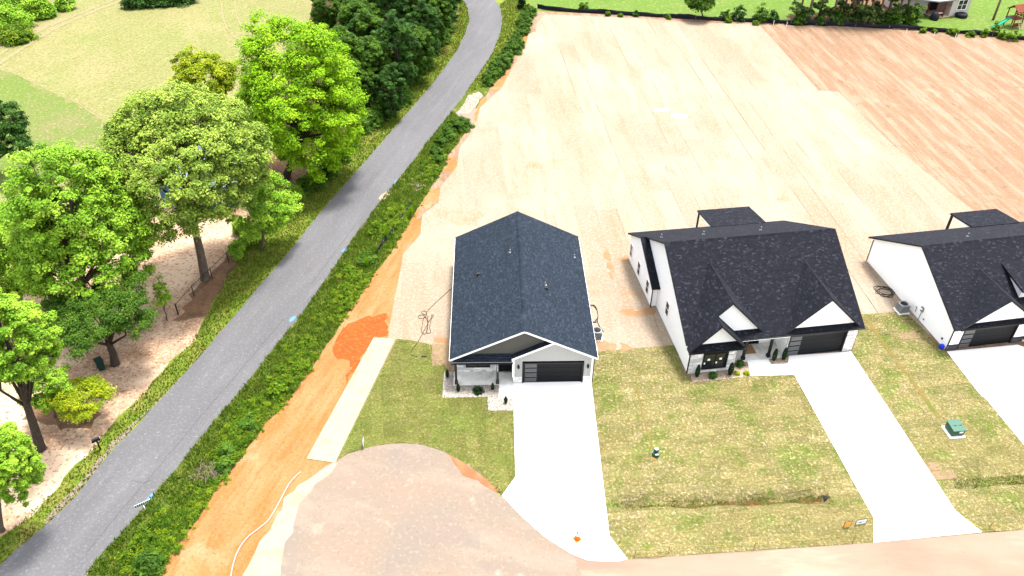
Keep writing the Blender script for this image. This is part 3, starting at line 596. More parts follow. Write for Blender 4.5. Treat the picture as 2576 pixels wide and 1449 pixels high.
def window(par, loc, rz, w_, h_, cols, frame, fr=.07, sticker=False, rows=2):
    mb = MB(); mb.box(-w_ / 2, w_ / 2, -.06, .02, 0, fr).box(-w_ / 2, w_ / 2, -.06, .02, h_ - fr, h_)
    for i in range(cols + 1):
        x = -w_ / 2 + (w_ - fr) * i / cols; mb.box(x, x + fr, -.062, .022, fr, h_ - fr)
    cw = (w_ - fr) / cols
    if rows == 2:
        for i in range(cols): mb.box(-w_ / 2 + cw * i + fr, -w_ / 2 + cw * (i + 1), -.05, .02, h_ * .5 - .025, h_ * .5 + .025)
    o = mb.build('window', frame, par); o.location = loc; o.rotation_euler = (0, 0, rz)
    for i in range(cols):
        for j in range(rows):
            a = -w_ / 2 + cw * i + fr; b = -w_ / 2 + cw * (i + 1); hh = (h_ - 2 * fr) / rows
            MB().box(a, b, -.03 - .012 * (j == rows - 1), -.015, fr + hh * j, fr + hh * (j + 1)).build('pane', M['glass'], o)
        if sticker:
            MB().box(a + .3, a + .52, -.05, -.044, h_ * .56, h_ * .68).build('sticker', M['white_plastic'], o)
            MB().box(a + .02, a + .14, -.05, -.044, h_ * .34, h_ * .46).build('sticker', M['white_plastic'], o)
    return o
stone_src = []
def stones(wall, u0, u1, z0, z1, v, holes, mat, seed, row=.19, prefix='stone'):
    r = random.Random(seed)
    if mat.name not in [s[0] for s in stone_src]:
        me = bpy.data.meshes.new('stone'); mb = MB()
        mb.add([(0, 0, 0), (1, 0, 0), (1, 0, 1), (0, 0, 1), (.03, -.03, .05), (.97, -.035, .06), (.97, -.028, .95), (.03, -.034, .94)], [(4, 5, 6, 7), (0, 1, 5, 4), (1, 2, 6, 5), (2, 3, 7, 6), (3, 0, 4, 7)])
        me.from_pydata(mb.v, [], mb.f); me.materials.append(mat); stone_src.append((mat.name, me))
    me = [s[1] for s in stone_src if s[0] == mat.name][0]
    z = z0
    while z < z1 - .05:
        h = min(row * r.uniform(.75, 1.25), z1 - z); spans = [(u0, u1)]
        for a, b, c, d in holes:
            if z + h > c + .02 and z < d - .02:
                ns = []
                for p, q in spans:
                    if b <= p or a >= q: ns.append((p, q)); continue
                    if a > p: ns.append((p, a))
                    if b < q: ns.append((b, q))
                spans = ns
        for p, q in spans:
            x = p
            while x < q - .03:
                wd = min(r.uniform(.28, .75), q - x)
                if q - x - wd < .12: wd = q - x
                o = bpy.data.objects.new(prefix, me); o.location = (x + .006, v, z + .006); o.scale = (wd - .012, r.uniform(.6, 1.4), h - .012); link(o, wall); x += wd
        z += h
def textmesh(name, s, size, mat, parent, loc, rot, ext=.006):
    cu = bpy.data.curves.new(name, 'FONT'); cu.body = s; cu.size = size; cu.extrude = ext; cu.align_x = 'CENTER'
    t = bpy.data.objects.new(name + '_tmp', cu); COL.objects.link(t)
    dg = bpy.context.evaluated_depsgraph_get(); me = bpy.data.meshes.new_from_object(t.evaluated_get(dg)); bpy.data.objects.remove(t)
    me.materials.clear(); me.materials.append(mat)
    o = bpy.data.objects.new(name, me); o.location = loc; o.rotation_euler = rot; return link(o, parent)
def roof_vent_pipe(par, loc, mat, h=.35, r=.05):
    mb = MB().lathe([(.13, -.03), (.12, .03), (r, .06), (r, h), (r * .7, h + .005)], loc, 10); return mb.build('vent_pipe', mat, par, smooth=False)
def battens_x(mb, u0, u1, z0f, z1f, v, step=.3, w_=.045, d=.02):
    n = int((u1 - u0) / step)
    for i in range(n + 1):
        u = u0 + .05 + i * step
        if u + w_ > u1: break
        a, b = z0f(u), z1f(u)
        if b - a > .05: mb.box(u, u + w_, v - d, v + .001, a, b)
def battens_y(mb, v0, v1, z0f, z1f, u, step=.3, w_=.045, d=.02):
    n = int((v1 - v0) / step)
    for i in range(n + 1):
        q = v0 + .05 + i * step
        if q + w_ > v1: break
        a, b = z0f(q), z1f(q)
        if b - a > .05: mb.box(u - d, u + .001, q, q + w_, a, b)

rg = random.Random(21)
# ------------------------------------------------------------------ grey house
h1 = empty('house', (1.04, 49.5, 0), math.radians(2.0), 'light grey board-and-batten house with slate blue gable roof and white trim', 'house')
EZ, RZ, P1 = 3.08, 6.08, 3.0 / 6.08
wl = MB()
side_prism(wl, [(1.39, 0), (17, 0), (17, 2.86), (1.39, 2.86)], -5.76, -5.6)
side_prism(wl, [(0.12, 0), (17, 0), (17, 2.86), (0.12, 2.86)], 5.6, 5.76)
front_prism(wl, [(-5.6, 0), (5.6, 0), (5.6, 2.86), (0, 5.7), (-5.6, 2.86)], 16.85, 16.99)
front_prism(wl, [(-5.6, .1), (-.87, .1), (-.87, 2.75), (-5.6, 2.75)], 1.39, 1.55)
side_prism(wl, [(0.12, 0), (1.5, 0), (1.5, 2.8), (.12, 2.8)], -.87, -.72)
front_prism(wl, [(-.87, 0), (-.1, 0), (-.1, 2.5), (-.87, 2.5)], 0, .12); front_prism(wl, [(5.03, 0), (5.76, 0), (5.76, 2.5), (5.03, 2.5)], 0, .12)
front_prism(wl, [(-.87, 2.5), (5.76, 2.5), (5.76, 2.9), (2.42, 4.54), (-.87, 2.9)], 0, .12)
wall1 = wl.build('wall', M['grey'], h1)
gw = MB(); front_prism(gw, [(-5.6, 2.9), (2.4, 2.9), (2.42, 4.6), (0, 5.86), (-5.6, 3.1)], .25, .4); gw1 = gw.build('gable_wall', M['greydark'], h1, label='dark taupe board-and-batten gable')
bt = MB(); battens_x(bt, -5.5, 2.4, lambda u: 2.95, lambda u: RZ - .2 - abs(u) * P1 - .02, .25); bt.build('batten', M['greydark'], gw1, kind='stuff')
bt = MB(); battens_x(bt, -.7, 5.7, lambda u: 2.55 if -.12 < u < 5.05 else .8, lambda u: 4.5 - abs(u - 2.42) * P1, 0)
battens_x(bt, -5.55, -.9, lambda u: .85, lambda u: 2.7, 1.39); bt.build('batten', M['grey'], wall1, kind='stuff')
for bx_ in ((-.93, -.76, -.025, .1, .72, 2.88), (5.64, 5.79, -.025, .1, .05, 2.88), (-5.79, -5.5, 1.36, 1.38, .8, 2.7)): MB().box(*bx_).build('corner_trim', M['whitetrim'], h1)
MB().box(-5.62, -.8, -.3, -.18, 2.56, 2.76).build('porch_beam', M['whitetrim'], h1)
MB().box(-5.9, -.87, -.3, 1.5, 2.70, 2.735).build('porch_ceiling', M['whitetrim'], h1)
rf = MB(); VF, VB = -.35, 17.35
S1L = [(-6.08, VF, EZ), (0, VF, RZ), (0, VB, RZ), (-6.08, VB, EZ)]; S1R = [(6.08, VF, EZ), (6.08, VB, EZ), (0, VB, RZ), (0, VF, RZ)]
S1G = [(2.42, VF + .002, 4.83), (-1.0, VF + .002, 3.09), (-1.0, .25, 3.09), (2.42, .25, 4.83)]
S1P = [(-5.95, -.42, 2.82), (-1.0, -.42, 2.82), (-1.0, .25, 3.18), (-5.3, .25, 3.18)]
for p in (S1L, S1R, S1G, S1P): rf.slab(p, .2 if p is not S1P else .06)
roof1 = rf.build('roof', M['whitetrim'], h1)
sh = MB()
for p in (S1L, S1R, S1G, S1P): shingle_tabs(sh, p, rg)
sh.build('shingle', M['shingle_blue'], roof1, kind='stuff')
rv = MB()
for i in range(59):
    a = VF + i * .3; front_prism(rv, [(-.17, RZ - .055), (0, RZ + .03), (.17, RZ - .055), (.17, RZ - .09), (-.17, RZ - .09)], a, a + .296)
for i in range(39):
    a = 2.8 + i * .3; front_prism(rv, [(-.16, RZ - .03), (0, RZ + .085), (.16, RZ - .03), (.16, RZ - .06), (-.16, RZ - .06)], a, a + .294)
rv.build('ridge_vent', M['shingle_blue'], roof1)
MB().box(-5.98, -.9, -.54, -.42, 2.70, 2.80).build('gutter', M['black'], roof1)
MB().box(-6.125, -6.085, -.3, 17.3, 2.92, 3.0).build('gutter', M['whitetrim'], roof1); MB().box(6.085, 6.125, -.3, 17.3, 2.92, 3.0).build('gutter', M['whitetrim'], roof1)
MB().box(5.80, 5.88, .05, .13, .05, 2.9).build('downspout', M['black'], h1)
for (u, v, kind) in ((-.86, 11.1, 0), (2.13, 7.0, 0), (5.3, 13.3, 0)):
    roof_vent_pipe(roof1, (u, v, RZ - abs(u) * P1), M['acgrey'], .34, .045)
for (u, v) in ((-3.75, 9.7), (2.15, 6.55)):
    z = RZ - abs(u) * P1; MB().box(u - .16, u + .16, v - .16, v + .16, z - .05, z + .14).box(u - .2, u + .2, v - .2, v + .2, z - .08, z + .03).build('roof_vent', M['black'], roof1)
MB().box(-5.85, -.87, -.25, 1.4, -.02, .1).build('porch_floor', M['porchconc'], h1)
for u in (-5.62, -2.16):
    p = MB().box(u - .1, u + .1, -.16, .04, .42, 2.72).box(u - .14, u + .14, -.2, .08, .1, .42).box(u - .13, u + .13, -.19, .07, 2.56, 2.66).build('post', M['post_dark'], h1)
    if u > -3:
        for i, ch in enumerate('1022'): textmesh('house_number', ch, .26, M['white_plastic'], p, (u, -.168, 2.24 - i * .235), (math.pi / 2, 0, 0))
garage_door(h1, .03, 4.9, .06, 2.2, 0.0, M['black'])
window(h1, (-3.8, 1.36, .62), 0, 2.05, 1.45, 2, M['black'], .09)
fd = MB().box(-2.05, -1.93, 1.3, 1.42, .1, 2.35).box(-.99, -.88, 1.3, 1.42, .1, 2.35).box(-1.93, -.99, 1.3, 1.42, 2.24, 2.35).build('front_door', M['black'], h1)
MB().box(-1.93, -.99, 1.36, 1.385, .12, 2.24).build('door_leaf', M['doorblack'], fd); MB().lathe([(.025, 0), (.035, .02), (.02, .05)], (-1.08, 1.34, 1.05), 8).build('door_knob', M['metal'], fd)
MB().box(-1.93, -.99, 1.18, 1.36, .1, .13).build('threshold', M['metal'], fd)
for u in (-.42, 5.36):
    s_ = MB().box(u - .07, u + .07, -.05, 0, 1.92, 2.12).box(u - .035, u + .035, -.16, -.05, 2.06, 2.1)
    s_.lathe([(.05, 0), (.09, .05), (.11, .2), (.1, .22)], (u, -.14, 1.78), 8).lathe([(.12, .22), (.03, .3)], (u, -.14, 1.78), 8).build('wall_lamp', M['black'], h1)
stones(wall1, -.87, -.1, .0, .75, -.001, [], M['stonevar'], 1); stones(wall1, 5.03, 5.64, .0, .75, -.001, [], M['stonevar'], 2)
stones(wall1, -5.6, -2.05, .1, .82, 1.389, [(-4.83, -2.77, .62, 2.1)], M['stonevar'], 3)
MB().box(-.89, -.5, -.05, -.0, .02, .1).build('stone_ledge', M['metal'], h1)

# ------------------------------------------------------------------ white house with three front gables
h2 = empty('house', (21.34, 60.75, 0), math.radians(9.2), 'white house with charcoal roof, three pointed front gables and white stone around its garage', 'house')
RZ2, EZ2 = 7.7, 2.9; sF, sR = (RZ2 - EZ2) / 8.2, (RZ2 - EZ2) / 8.8
zm = lambda v: RZ2 + v * sF
vm_ = lambda z: (z - RZ2) / sF
wl = MB()
side_prism(wl, [(-8.6, 0), (8.45, 0), (8.45, 2.85), (0, 7.45), (-7.9, 2.85), (-8.6, 2.6)], -7.7, -7.55)
side_prism(wl, [(-7.83, 0), (8.45, 0), (8.45, 2.85), (0, 7.45), (-7.83, 2.8)], 7.55, 7.7)
side_prism(wl, [(.6, 0), (8.45, 0), (8.45, 2.82), (5, 4.7), (.6, 2.42)], -8.25, -7.72)
front_prism(wl, [(-7.55, 0), (7.55, 0), (7.55, 2.85), (-7.55, 2.85)], 8.3, 8.44)
front_prism(wl, [(-3.65, 0), (1.35, 0), (1.35, 2.8), (-3.65, 2.8)], -5.9, -5.75)
side_prism(wl, [(-8.6, 0), (-5.8, 0), (-5.8, 2.7), (-8.6, 2.6)], -3.8, -3.65)
side_prism(wl, [(-7.83, 0), (-5.8, 0), (-5.8, 2.75), (-7.83, 2.75)], 1.35, 1.5)
wall2 = wl.build('wall', M['white'], h2)
bt = MB(); battens_y(bt, -7.8, -5.9, lambda v: .1, lambda v: 2.7, 1.35, .22); bt.build('batten', M['white'], wall2, kind='stuff')
wl = MB(); front_prism(wl, [(-7.7, 0), (-3.65, 0), (-3.65, 2.62), (-7.7, 2.62)], -8.75, -8.6); wb2 = wl.build('stone_bay_wall', M['mortar'], h2); wl = MB()
front_prism(wl, [(1.35, 0), (1.42, 0), (1.42, 2.8), (1.35, 2.8)], -7.95, -7.83); front_prism(wl, [(6.78, 0), (7.7, 0), (7.7, 2.8), (6.78, 2.8)], -7.95, -7.83); front_prism(wl, [(1.42, 2.45), (6.78, 2.45), (6.78, 2.8), (1.42, 2.8)], -7.95, -7.83)
wf2 = wl.build('stone_wall', M['mortar'], h2)
stones(wb2, -7.7, -3.65, 0, 2.6, -8.751, [(-6.6, -4.35, .36, 2.2)], M['stonevar'], 5, .2)
stones(wf2, 1.35, 7.7, 0, 2.8, -7.951, [(1.42, 6.78, 0, 2.45)], M['stonevar'], 6, .2)
GA, GB, GC = (-5.6, 5.35), (-4.4, 6.62), (4.25, 6.3); pl = 1.06
vA, vB, vC = -9.1, -7.8, -8.1
zl = lambda u: 2.75 + pl * (u + 8.05)
uB = -8.05 + (zm(vB) - 2.75) / pl
polys = {}
polys['F'] = [(-8.05, -8.2, EZ2), (8.05, -8.2, EZ2), (8.05, 0, RZ2), (-8.05, 0, RZ2)]
polys['R'] = [(-8.05, 8.8, EZ2), (-8.05, 0, RZ2), (8.05, 0, RZ2), (8.05, 8.8, EZ2)]
polys['A1'] = [(-8.05, vA, 2.75), (GA[0], vA, GA[1]), (GA[0], vB, GA[1]), (uB, vB, zl(uB)), (-8.05, vm_(2.75), 2.75)]
polys['A2'] = [(GA[0], vA, GA[1]), (-3.12, vA, 2.75), (-3.12, -7.4, 2.75), (GA[0], -7.4, GA[1])]
polys['B1'] = [(uB, vB, zl(uB)), (GB[0], vB, GB[1]), (GB[0], vm_(GB[1]), GB[1])]
uBr = GB[0] + (GB[1] - zm(vB)) / pl
polys['B2'] = [(GB[0], vB, GB[1]), (uBr, vB, zm(vB)), (GB[0], vm_(GB[1]), GB[1])]
pc = .985; uc0, uc1 = GC[0] - (GC[1] - zm(vC)) / pc, GC[0] + (GC[1] - zm(vC)) / pc
polys['C1'] = [(uc0, vC, zm(vC)), (GC[0], vC, GC[1]), (GC[0], vm_(GC[1]), GC[1])]
polys['C2'] = [(GC[0], vC, GC[1]), (uc1, vC, zm(vC)), (GC[0], vm_(GC[1]), GC[1])]
polys['PA'] = [(-8.0, vA + .02, 2.74), (-3.16, vA + .02, 2.74), (-3.5, -8.5, 3.06), (-7.7, -8.5, 3.06)]
polys['W1'] = [(-8.5, .2, 2.5), (-7.7, .2, 2.5), (-7.7, 4.98, 4.98), (-8.5, 4.98, 4.98)]
polys['W2'] = [(-8.5, 4.98, 4.98), (-8.05, 4.98, 4.98), (-8.05, 8.8, EZ2), (-8.5, 8.8, EZ2)]
polys['RP'] = [(0, 8.05, 3.36), (5.7, 8.05, 3.36), (5.7, 12.3, 2.62), (0, 12.3, 2.62)]
def lift(p, d): return [(a, b, c + d) for a, b, c in p]
rf = MB()
for k, p in polys.items(): rf.slab(lift(p, .012 if k[0] in 'ABC' else 0), .05 if k == 'PA' else .16)
roof2 = rf.build('roof', M['black'], h2); sh = MB()
for k, p in polys.items(): shingle_tabs(sh, lift(p, .012 if k[0] in 'ABC' else 0), rg)
sh.build('shingle', M['shingle_black'], roof2, kind='stuff')
for i, (p, d, v) in enumerate(((GA, (GA[0], 2.45), -8.5), (GB, (GB[0], 3.3), -7.5), (GC, (GC[0], 3.3), -7.75))):
    g = MB(); half = (p[1] - .2 - (3.0 if i == 0 else 2.9)) / (pl if i < 2 else pc)
    front_prism(g, [(p[0] - half, 3.0 if i == 0 else 2.9), (p[0] + half, 3.0 if i == 0 else 2.9), (p[0], p[1] - .2)], v, v + .12); g.build('gable_wall', M['white'], h2)
rc = MB()
for k in range(52): side_prism(rc, [(-.15, RZ2 - .06), (0, RZ2 + .06), (.15, RZ2 - .06)], -7.5 + k * .29, -7.5 + k * .29 + .285)
rc.build('ridge_vent', M['shingle_black'], roof2)
MB().box(-8.1, -3.1, vA - .1, vA + .01, 2.6, 2.7).build('gutter', M['black'], roof2); MB().box(-3.1, 8.08, -8.31, -8.2, 2.76, 2.86).build('gutter', M['black'], roof2)
MB().box(-8.5, -7.7, .08, .19, 2.36, 2.46).build('gutter', M['black'], roof2)
MB().box(-7.79, -7.71, -8.72, -8.64, .05, 2.65).build('downspout', M['black'], h2)
dsp = MB().box(-8.34, -8.26, .4, .48, .05, 2.4).build('downspout', M['black'], h2); MB().box(7.71, 7.79, -7.9, -7.82, .05, 2.75).build('downspout', M['black'], h2)
for u, v in ((-7.0, 3.5), (-3.06, 3.2), (2.48, 3.0)): roof_vent_pipe(roof2, (u, v, RZ2 - v * sR), M['acgrey'], .38, .05)
MB().box(-3.65, 1.35, -8.05, -5.9, -.02, .1).build('porch_floor', M['porchconc'], h2)
MB().box(-3.65, 1.35, -8.0, -5.9, 2.72, 2.75).box(-3.6, 1.35, -8.1, -7.9, 2.5, 2.72).build('porch_ceiling', M['whitetrim'], h2)
for u in (-2.36, -.03): MB().box(u - .1, u + .1, -7.85, -7.65, .4, 2.6).box(u - .15, u + .15, -7.9, -7.6, .1, .42).build('post', M['black'], h2)
garage_door(h2, 1.55, 6.65, .06, 2.32, -7.95, M['black'])
window(h2, (-5.47, -8.79, .4), 0, 2.2, 1.78, 2, M['black'], .1, True)
for v, z, u in ((7.7, .68, -8.26), (4.9, .5, -8.26), (1.95, .5, -8.26), (-2.3, 1.2, -7.71)): window(h2, (u, v, z), -math.pi / 2, .85, 1.55, 1, M['whitetrim'], .06)
fd = MB().box(-3.2, -3.08, -6.0, -5.88, .1, 2.5).box(-.32, -.2, -6.0, -5.88, .1, 2.5).box(-3.08, -.32, -6.0, -5.88, 2.38, 2.5).build('front_door', M['black'], h2)
for a, b in ((-3.08, -1.71), (-1.69, -.32)):
    lf = MB().box(a, b, -5.96, -5.92, .12, 2.38).build('door_leaf', M['doorblack'], fd); MB().box(a + .2, b - .2, -5.975, -5.962, .5, 2.2).build('pane', M['glass'], lf)
MB().box(-3.08, -.32, -6.08, -5.97, .1, .14).build('threshold', M['metal'], fd)
for u in (.15, 5.55): MB().box(u - .08, u + .08, 12.0, 12.16, 0, 2.5).build('rear_post', M['black'], h2)
g = MB(); side_prism(g, [(8.45, 2.6), (12.2, 2.48), (12.2, 2.5), (8.45, 3.1)], .06, .12); side_prism(g, [(8.45, 2.6), (12.2, 2.48), (12.2, 2.5), (8.45, 3.1)], 5.56, 5.62); g.build('porch_side', M['white'], h2)
MB().box(0, 5.7, 8.45, 12.3, -.02, .08).build('rear_patio', M['porchconc'], h2)
dm = MB().add([(0, 0, .1), (1, 0, .1), (1, 1.35, .1), (0, 1.35, .1), (0.01, .01, .125), (.99, .01, .125), (.99, 1.34, .125), (.01, 1.34, .125)], [(4, 5, 6, 7), (0, 1, 5, 4), (1, 2, 6, 5), (2, 3, 7, 6), (3, 0, 4, 7)])
c9, s9 = math.cos(math.radians(9.2)), math.sin(math.radians(9.2))
def L2W(u, v, o=(21.34, 60.75), a=9.2):
    c, s = math.cos(math.radians(a)), math.sin(math.radians(a)); return (o[0] + u * c - v * s, o[1] + u * s + v * c)
q = L2W(-1.85, -7.2); o = dm.build('door_mat', M['jute']); o.location = (q[0], q[1], 0); o.rotation_euler = (0, 0, math.radians(9.2))
tag(o, 'brown woven mat lying on the porch before the double door', 'door mat')

# ------------------------------------------------------------------ white house with charcoal stone at its garage
h3 = empty('house', (38.72, 54.27, 0), math.radians(10.5), 'white house with windowless side wall, charcoal roof and dark stone beside its garage', 'house')
RZ3, EZ3, W3 = 6.65, 2.75, 17.0; s3 = (RZ3 - EZ3) / 7.27; vR = 6.92
zm3 = lambda v: RZ3 - (vR - v) * s3
vm3 = lambda z: vR - (RZ3 - z) / s3
wl = MB(); side_prism(wl, [(0.12, 0), (13.84, 0), (13.84, 2.7), (vR, 6.42), (0.12, 2.7)], 0, .15); side_prism(wl, [(1.6, 0), (13.84, 0), (13.84, 2.7), (vR, 6.42), (1.6, 3.4)], W3 - .15, W3)
front_prism(wl, [(.15, 0), (W3 - .15, 0), (W3 - .15, 2.7), (.15, 2.7)], 13.7, 13.84); front_prism(wl, [(7.35, 0), (W3 - .15, 0), (W3 - .15, 2.7), (7.35, 2.7)], 1.6, 1.75)
side_prism(wl, [(.12, 0), (1.7, 0), (1.7, 2.7), (.12, 2.7)], 7.35, 7.5)
front_prism(wl, [(0, 0), (.95, 0), (.95, 2.7), (0, 2.7)], 0, .12); front_prism(wl, [(6.35, 0), (7.5, 0), (7.5, 2.7), (6.35, 2.7)], 0, .12); front_prism(wl, [(.95, 2.3), (6.35, 2.3), (6.35, 2.7), (.95, 2.7)], 0, .12)
GP = (3.95, 5.55); p3_ = (GP[1] - EZ3) / 3.75
front_prism(wl, [(.5, 2.7), (7.4, 2.7), (GP[0], GP[1] - .22)], .02, .12)
side_prism(wl, [(1.7, 3.6), (4.6, 5.2), (1.7, 4.78)], 6.8, 6.92); front_prism(wl, [(6.92, 3.6), (11.5, 3.6), (11.5, 4.78), (6.92, 4.78)], 1.7, 1.82)
wall3 = wl.build('wall', M['white'], h3)
stones(wall3, 0, .95, 0, .62, -.002, [], M['darkstone'], 11, .16); stones(wall3, 6.35, 7.5, 0, .62, -.002, [], M['darkstone'], 12, .16)
MB().box(-.03, .97, -.06, .1, .6, .68).box(6.33, 7.53, -.06, .1, .6, .68).build('stone_ledge', M['black'], h3)
P3 = {'F': [(-.4, -.35, EZ3), (W3 + .4, -.35, EZ3), (W3 + .4, vR, RZ3), (-.4, vR, RZ3)], 'R': [(-.4, 14.19, EZ3), (-.4, vR, RZ3), (W3 + .4, vR, RZ3), (W3 + .4, 14.19, EZ3)],
      'G1': [(GP[0] - 3.75, -.4, EZ3), (GP[0], -.4, GP[1]), (GP[0], vm3(GP[1]), GP[1]), (GP[0] - 3.75, vm3(EZ3) + .0, EZ3)], 'G2': [(GP[0], -.4, GP[1]), (GP[0] + 3.75, -.4, EZ3), (GP[0] + 3.75, vm3(EZ3), EZ3), (GP[0], vm3(GP[1]), GP[1])],
      'D': [(6.5, 1.3, 4.86), (11.8, 1.3, 4.86), (11.8, 4.75, 5.52), (6.5, 4.75, 5.52)], 'RP': [(10.6, 13.6, 3.15), (16, 13.6, 3.15), (16, 17.1, 2.6), (10.6, 17.1, 2.6)]}
rf = MB(); sh = MB()
for k, p in P3.items(): q = lift(p, .012 if k[0] == 'G' else 0); rf.slab(q, .16); shingle_tabs(sh, q, rg)
roof3 = rf.build('roof', M['black'], h3); sh.build('shingle', M['shingle_black'], roof3, kind='stuff')
rc = MB()
for k in range(54): side_prism(rc, [(vR - .15, RZ3 - .06), (vR, RZ3 + .06), (vR + .15, RZ3 - .06)], .4 + k * .29, .4 + k * .29 + .285)
rc.build('ridge_vent', M['shingle_black'], roof3)
MB().box(.2, 7.7, -.46, -.4, 2.6, 2.7).build('gutter', M['black'], roof3)
MB().box(-.09, -.01, .0, .08, .05, 2.6).build('downspout', M['black'], h3); MB().box(-.06, -.01, 13.76, 13.84, .05, 2.6).build('downspout', M['black'], h3)
roof_vent_pipe(roof3, (6.2, 9.2, RZ3 - (9.2 - vR) * s3), M['acgrey'], .38, .05)
garage_door(h3, 1.08, 6.22, .06, 2.16, 0, M['black'])
for u in (10.75, 15.85): MB().box(u - .1, u + .1, 16.8, 17.0, 0, 2.5).build('rear_post', M['black'], h3)
g = MB(); side_prism(g, [(13.84, 2.55), (17.0, 2.45), (17.0, 2.5), (13.84, 3.0)], 10.66, 10.72); g.build('porch_side', M['white'], h3)
MB().box(7.5, 12, .0, 1.6, -.02, .1).build('porch_floor', M['porchconc'], h3); MB().box(10.6, 16, 13.84, 17.1, -.02, .08).build('rear_patio', M['porchconc'], h3)
for u in (7.75, 10.3): MB().box(u - .1, u + .1, .15, .35, .1, 2.55).build('post', M['black'], h3)
e = MB().box(-.14, 0, 4.2, 4.52, 1.0, 1.5).build('electric_meter', M['acgrey'], h3); MB().lathe([(.11, 0), (.11, .05), (.06, .09)], (0, 0, 0), 12).build('meter_dial', M['white_plastic'], e).location = (-.16, 4.36, 1.28)
MB().tube([(-.05, 4.36, .05), (-.05, 4.36, 1.0)], .03).build('conduit', M['acgrey'], e); MB().tube([(-.04, 5.1, .4), (-.04, 5.1, .95), (-.2, 5.1, 1.0)], .035).build('dryer_vent', M['acgrey'], h3)
MB().box(-.08, 0, 3.72, 3.86, .45, .6).build('outlet_box', M['acgrey'], h3); MB().box(-.1, 0, .86, .98, .58, .75).build('hose_bib', M['black'], h3)

# ------------------------------------------------------------------ things around the houses
def ac_unit(loc, rz, label):
    t = empty('air_conditioner', loc, rz, label, 'air conditioner')
    MB().box(-.55, .55, -.55, .55, -.02, .08).build('pad', M['porchconc'], t)
    b = MB().box(-.4, .4, -.4, .4, .08, .12)
    for s_ in (-1, 1):
        for q_ in (-1, 1): b.box(s_ * .4 - .03, s_ * .4 + .03, q_ * .4 - .03, q_ * .4 + .03, .12, .9)
    b.box(-.37, .37, -.37, .37, .12, .86)
    for i in range(12):
        z = .17 + i * .058; b.box(-.41, .41, -.41, .41, z, z + .025)
    b.build('cabinet', M['acgrey'], t)
    MB().lathe([(.44, .86), (.45, .93), (.40, .95), (.36, .95), (.34, .88), (.33, .875)], (0, 0, 0), 20).build('top_ring', M['acgrey'], t)
    f = MB().lathe([(.07, .89), (.07, .93)], (0, 0, 0), 10)
    for k in range(4):
        a = k * math.pi / 2 + .3; f.add([(math.cos(a) * .06, math.sin(a) * .06, .89), (math.cos(a) * .32, math.sin(a) * .32, .888), (math.cos(a + .6) * .32, math.sin(a + .6) * .32, .905), (math.cos(a + .6) * .06, math.sin(a + .6) * .06, .905)], [(0, 1, 2, 3)])
    f.build('fan', M['black'], t)
    MB().lathe([(.33, .876), (.32, .884)], (0, 0, 0), 20).build('fan_well', M['blackmatte'], t)
    MB().tube([(.3, .0, .2), (.6, .05, .2), (.85, .05, .35)], .03).build('pipe', M['blackmatte'], t)
a3 = L2W(-.95, 5.75, (38.72, 54.27), 10.5); ac_unit((a3[0], a3[1], 0.02), math.radians(10.5), 'grey air conditioner on its pad against the windowless white wall')
a1 = G(1497, 850); ac_unit((a1[0] + .1, a1[1], .02), math.radians(182), 'grey air conditioner half hidden below the eave of the grey house')
def wire(name, pts, r, mat, label, cat, z=.05, sm=True, group=None, world=False):
    P = [Vector((*(p if world else G(*p)[:2]), z)) for p in pts]; Q = []
    for i in range(len(P) - 1):
        p0, p1, p2, p3 = P[max(i - 1, 0)], P[i], P[i + 1], P[min(i + 2, len(P) - 1)]
        for k in range(5):
            t = k / 5; Q.append(.5 * ((2 * p1) + (p2 - p0) * t + (2 * p0 - 5 * p1 + 4 * p2 - p3) * t * t + (3 * p1 - p0 - 3 * p2 + p3) * t ** 3))
    Q.append(P[-1]); o = MB().tube(Q, r, 5).build(name, mat, None, True); return tag(o, label, cat, group)
def zz(x, y): return (1039.8 + x * .13899, 704.4 + y * .13899)
wire('cable', [zz(*p) for p in ((724, 130), (500, 330), (330, 490), (240, 590), (225, 640), (150, 600), (170, 570), (230, 590), (265, 750), (255, 900), (215, 985), (160, 960), (155, 880), (185, 700), (215, 690), (110, 700), (95, 660), (160, 640), (225, 680), (262, 800), (240, 950), (300, 970), (312, 930), (295, 850), (335, 700), (365, 655), (330, 640), (325, 690), (260, 800), (160, 990), (70, 1150), (0, 1235), (-40, 1310), (-20, 1370), (90, 1395))], .022, M['cable'], 'thin black cable looping over straw and sod beside the grey house', 'cable', .06)
mb = MB().beam((0, 0, .03), (.45, 0, .03), .1, .06).beam((.1, -.06, .05), (.1, .1, .05), .06).beam((.3, -.08, .05), (.3, .08, .05), .06); o = mb.build('plug_block', M['black']); q = G(1060, 898); o.location = (q[0], q[1], .03); tag(o, 'small black plug block on the sod at the cable end', 'plug')
c3 = G(2226, 735)
wire('cable', [(c3[0] + dx, c3[1] + dy) for dx, dy in [(1.7 * math.cos(t * 1.9 + .4 * math.sin(t)) * (.45 + .12 * math.sin(t * 2.3)), 1.0 * math.sin(t * 1.9) * (.7 + .25 * math.cos(t * 1.3))) for t in np.linspace(0, 17, 40)]], .03, M['cable'], 'tangled coil of black cable on bare soil behind the air conditioner', 'cable', .05, world=True)
c1 = G(1489, 790)
wire('cable', [(c1[0] + .1 + .45 * math.cos(t * 2), c1[1] + 1.3 * math.sin(t * 2 + .4 * math.sin(t))) for t in np.linspace(0, 9, 26)] + [(c1[0] + .5, c1[1] - 1.6), (c1[0] + .9, c1[1] - 2.6)], .03, M['cable'], 'coil of black cable along the right wall of the grey house', 'cable', .06, world=True)
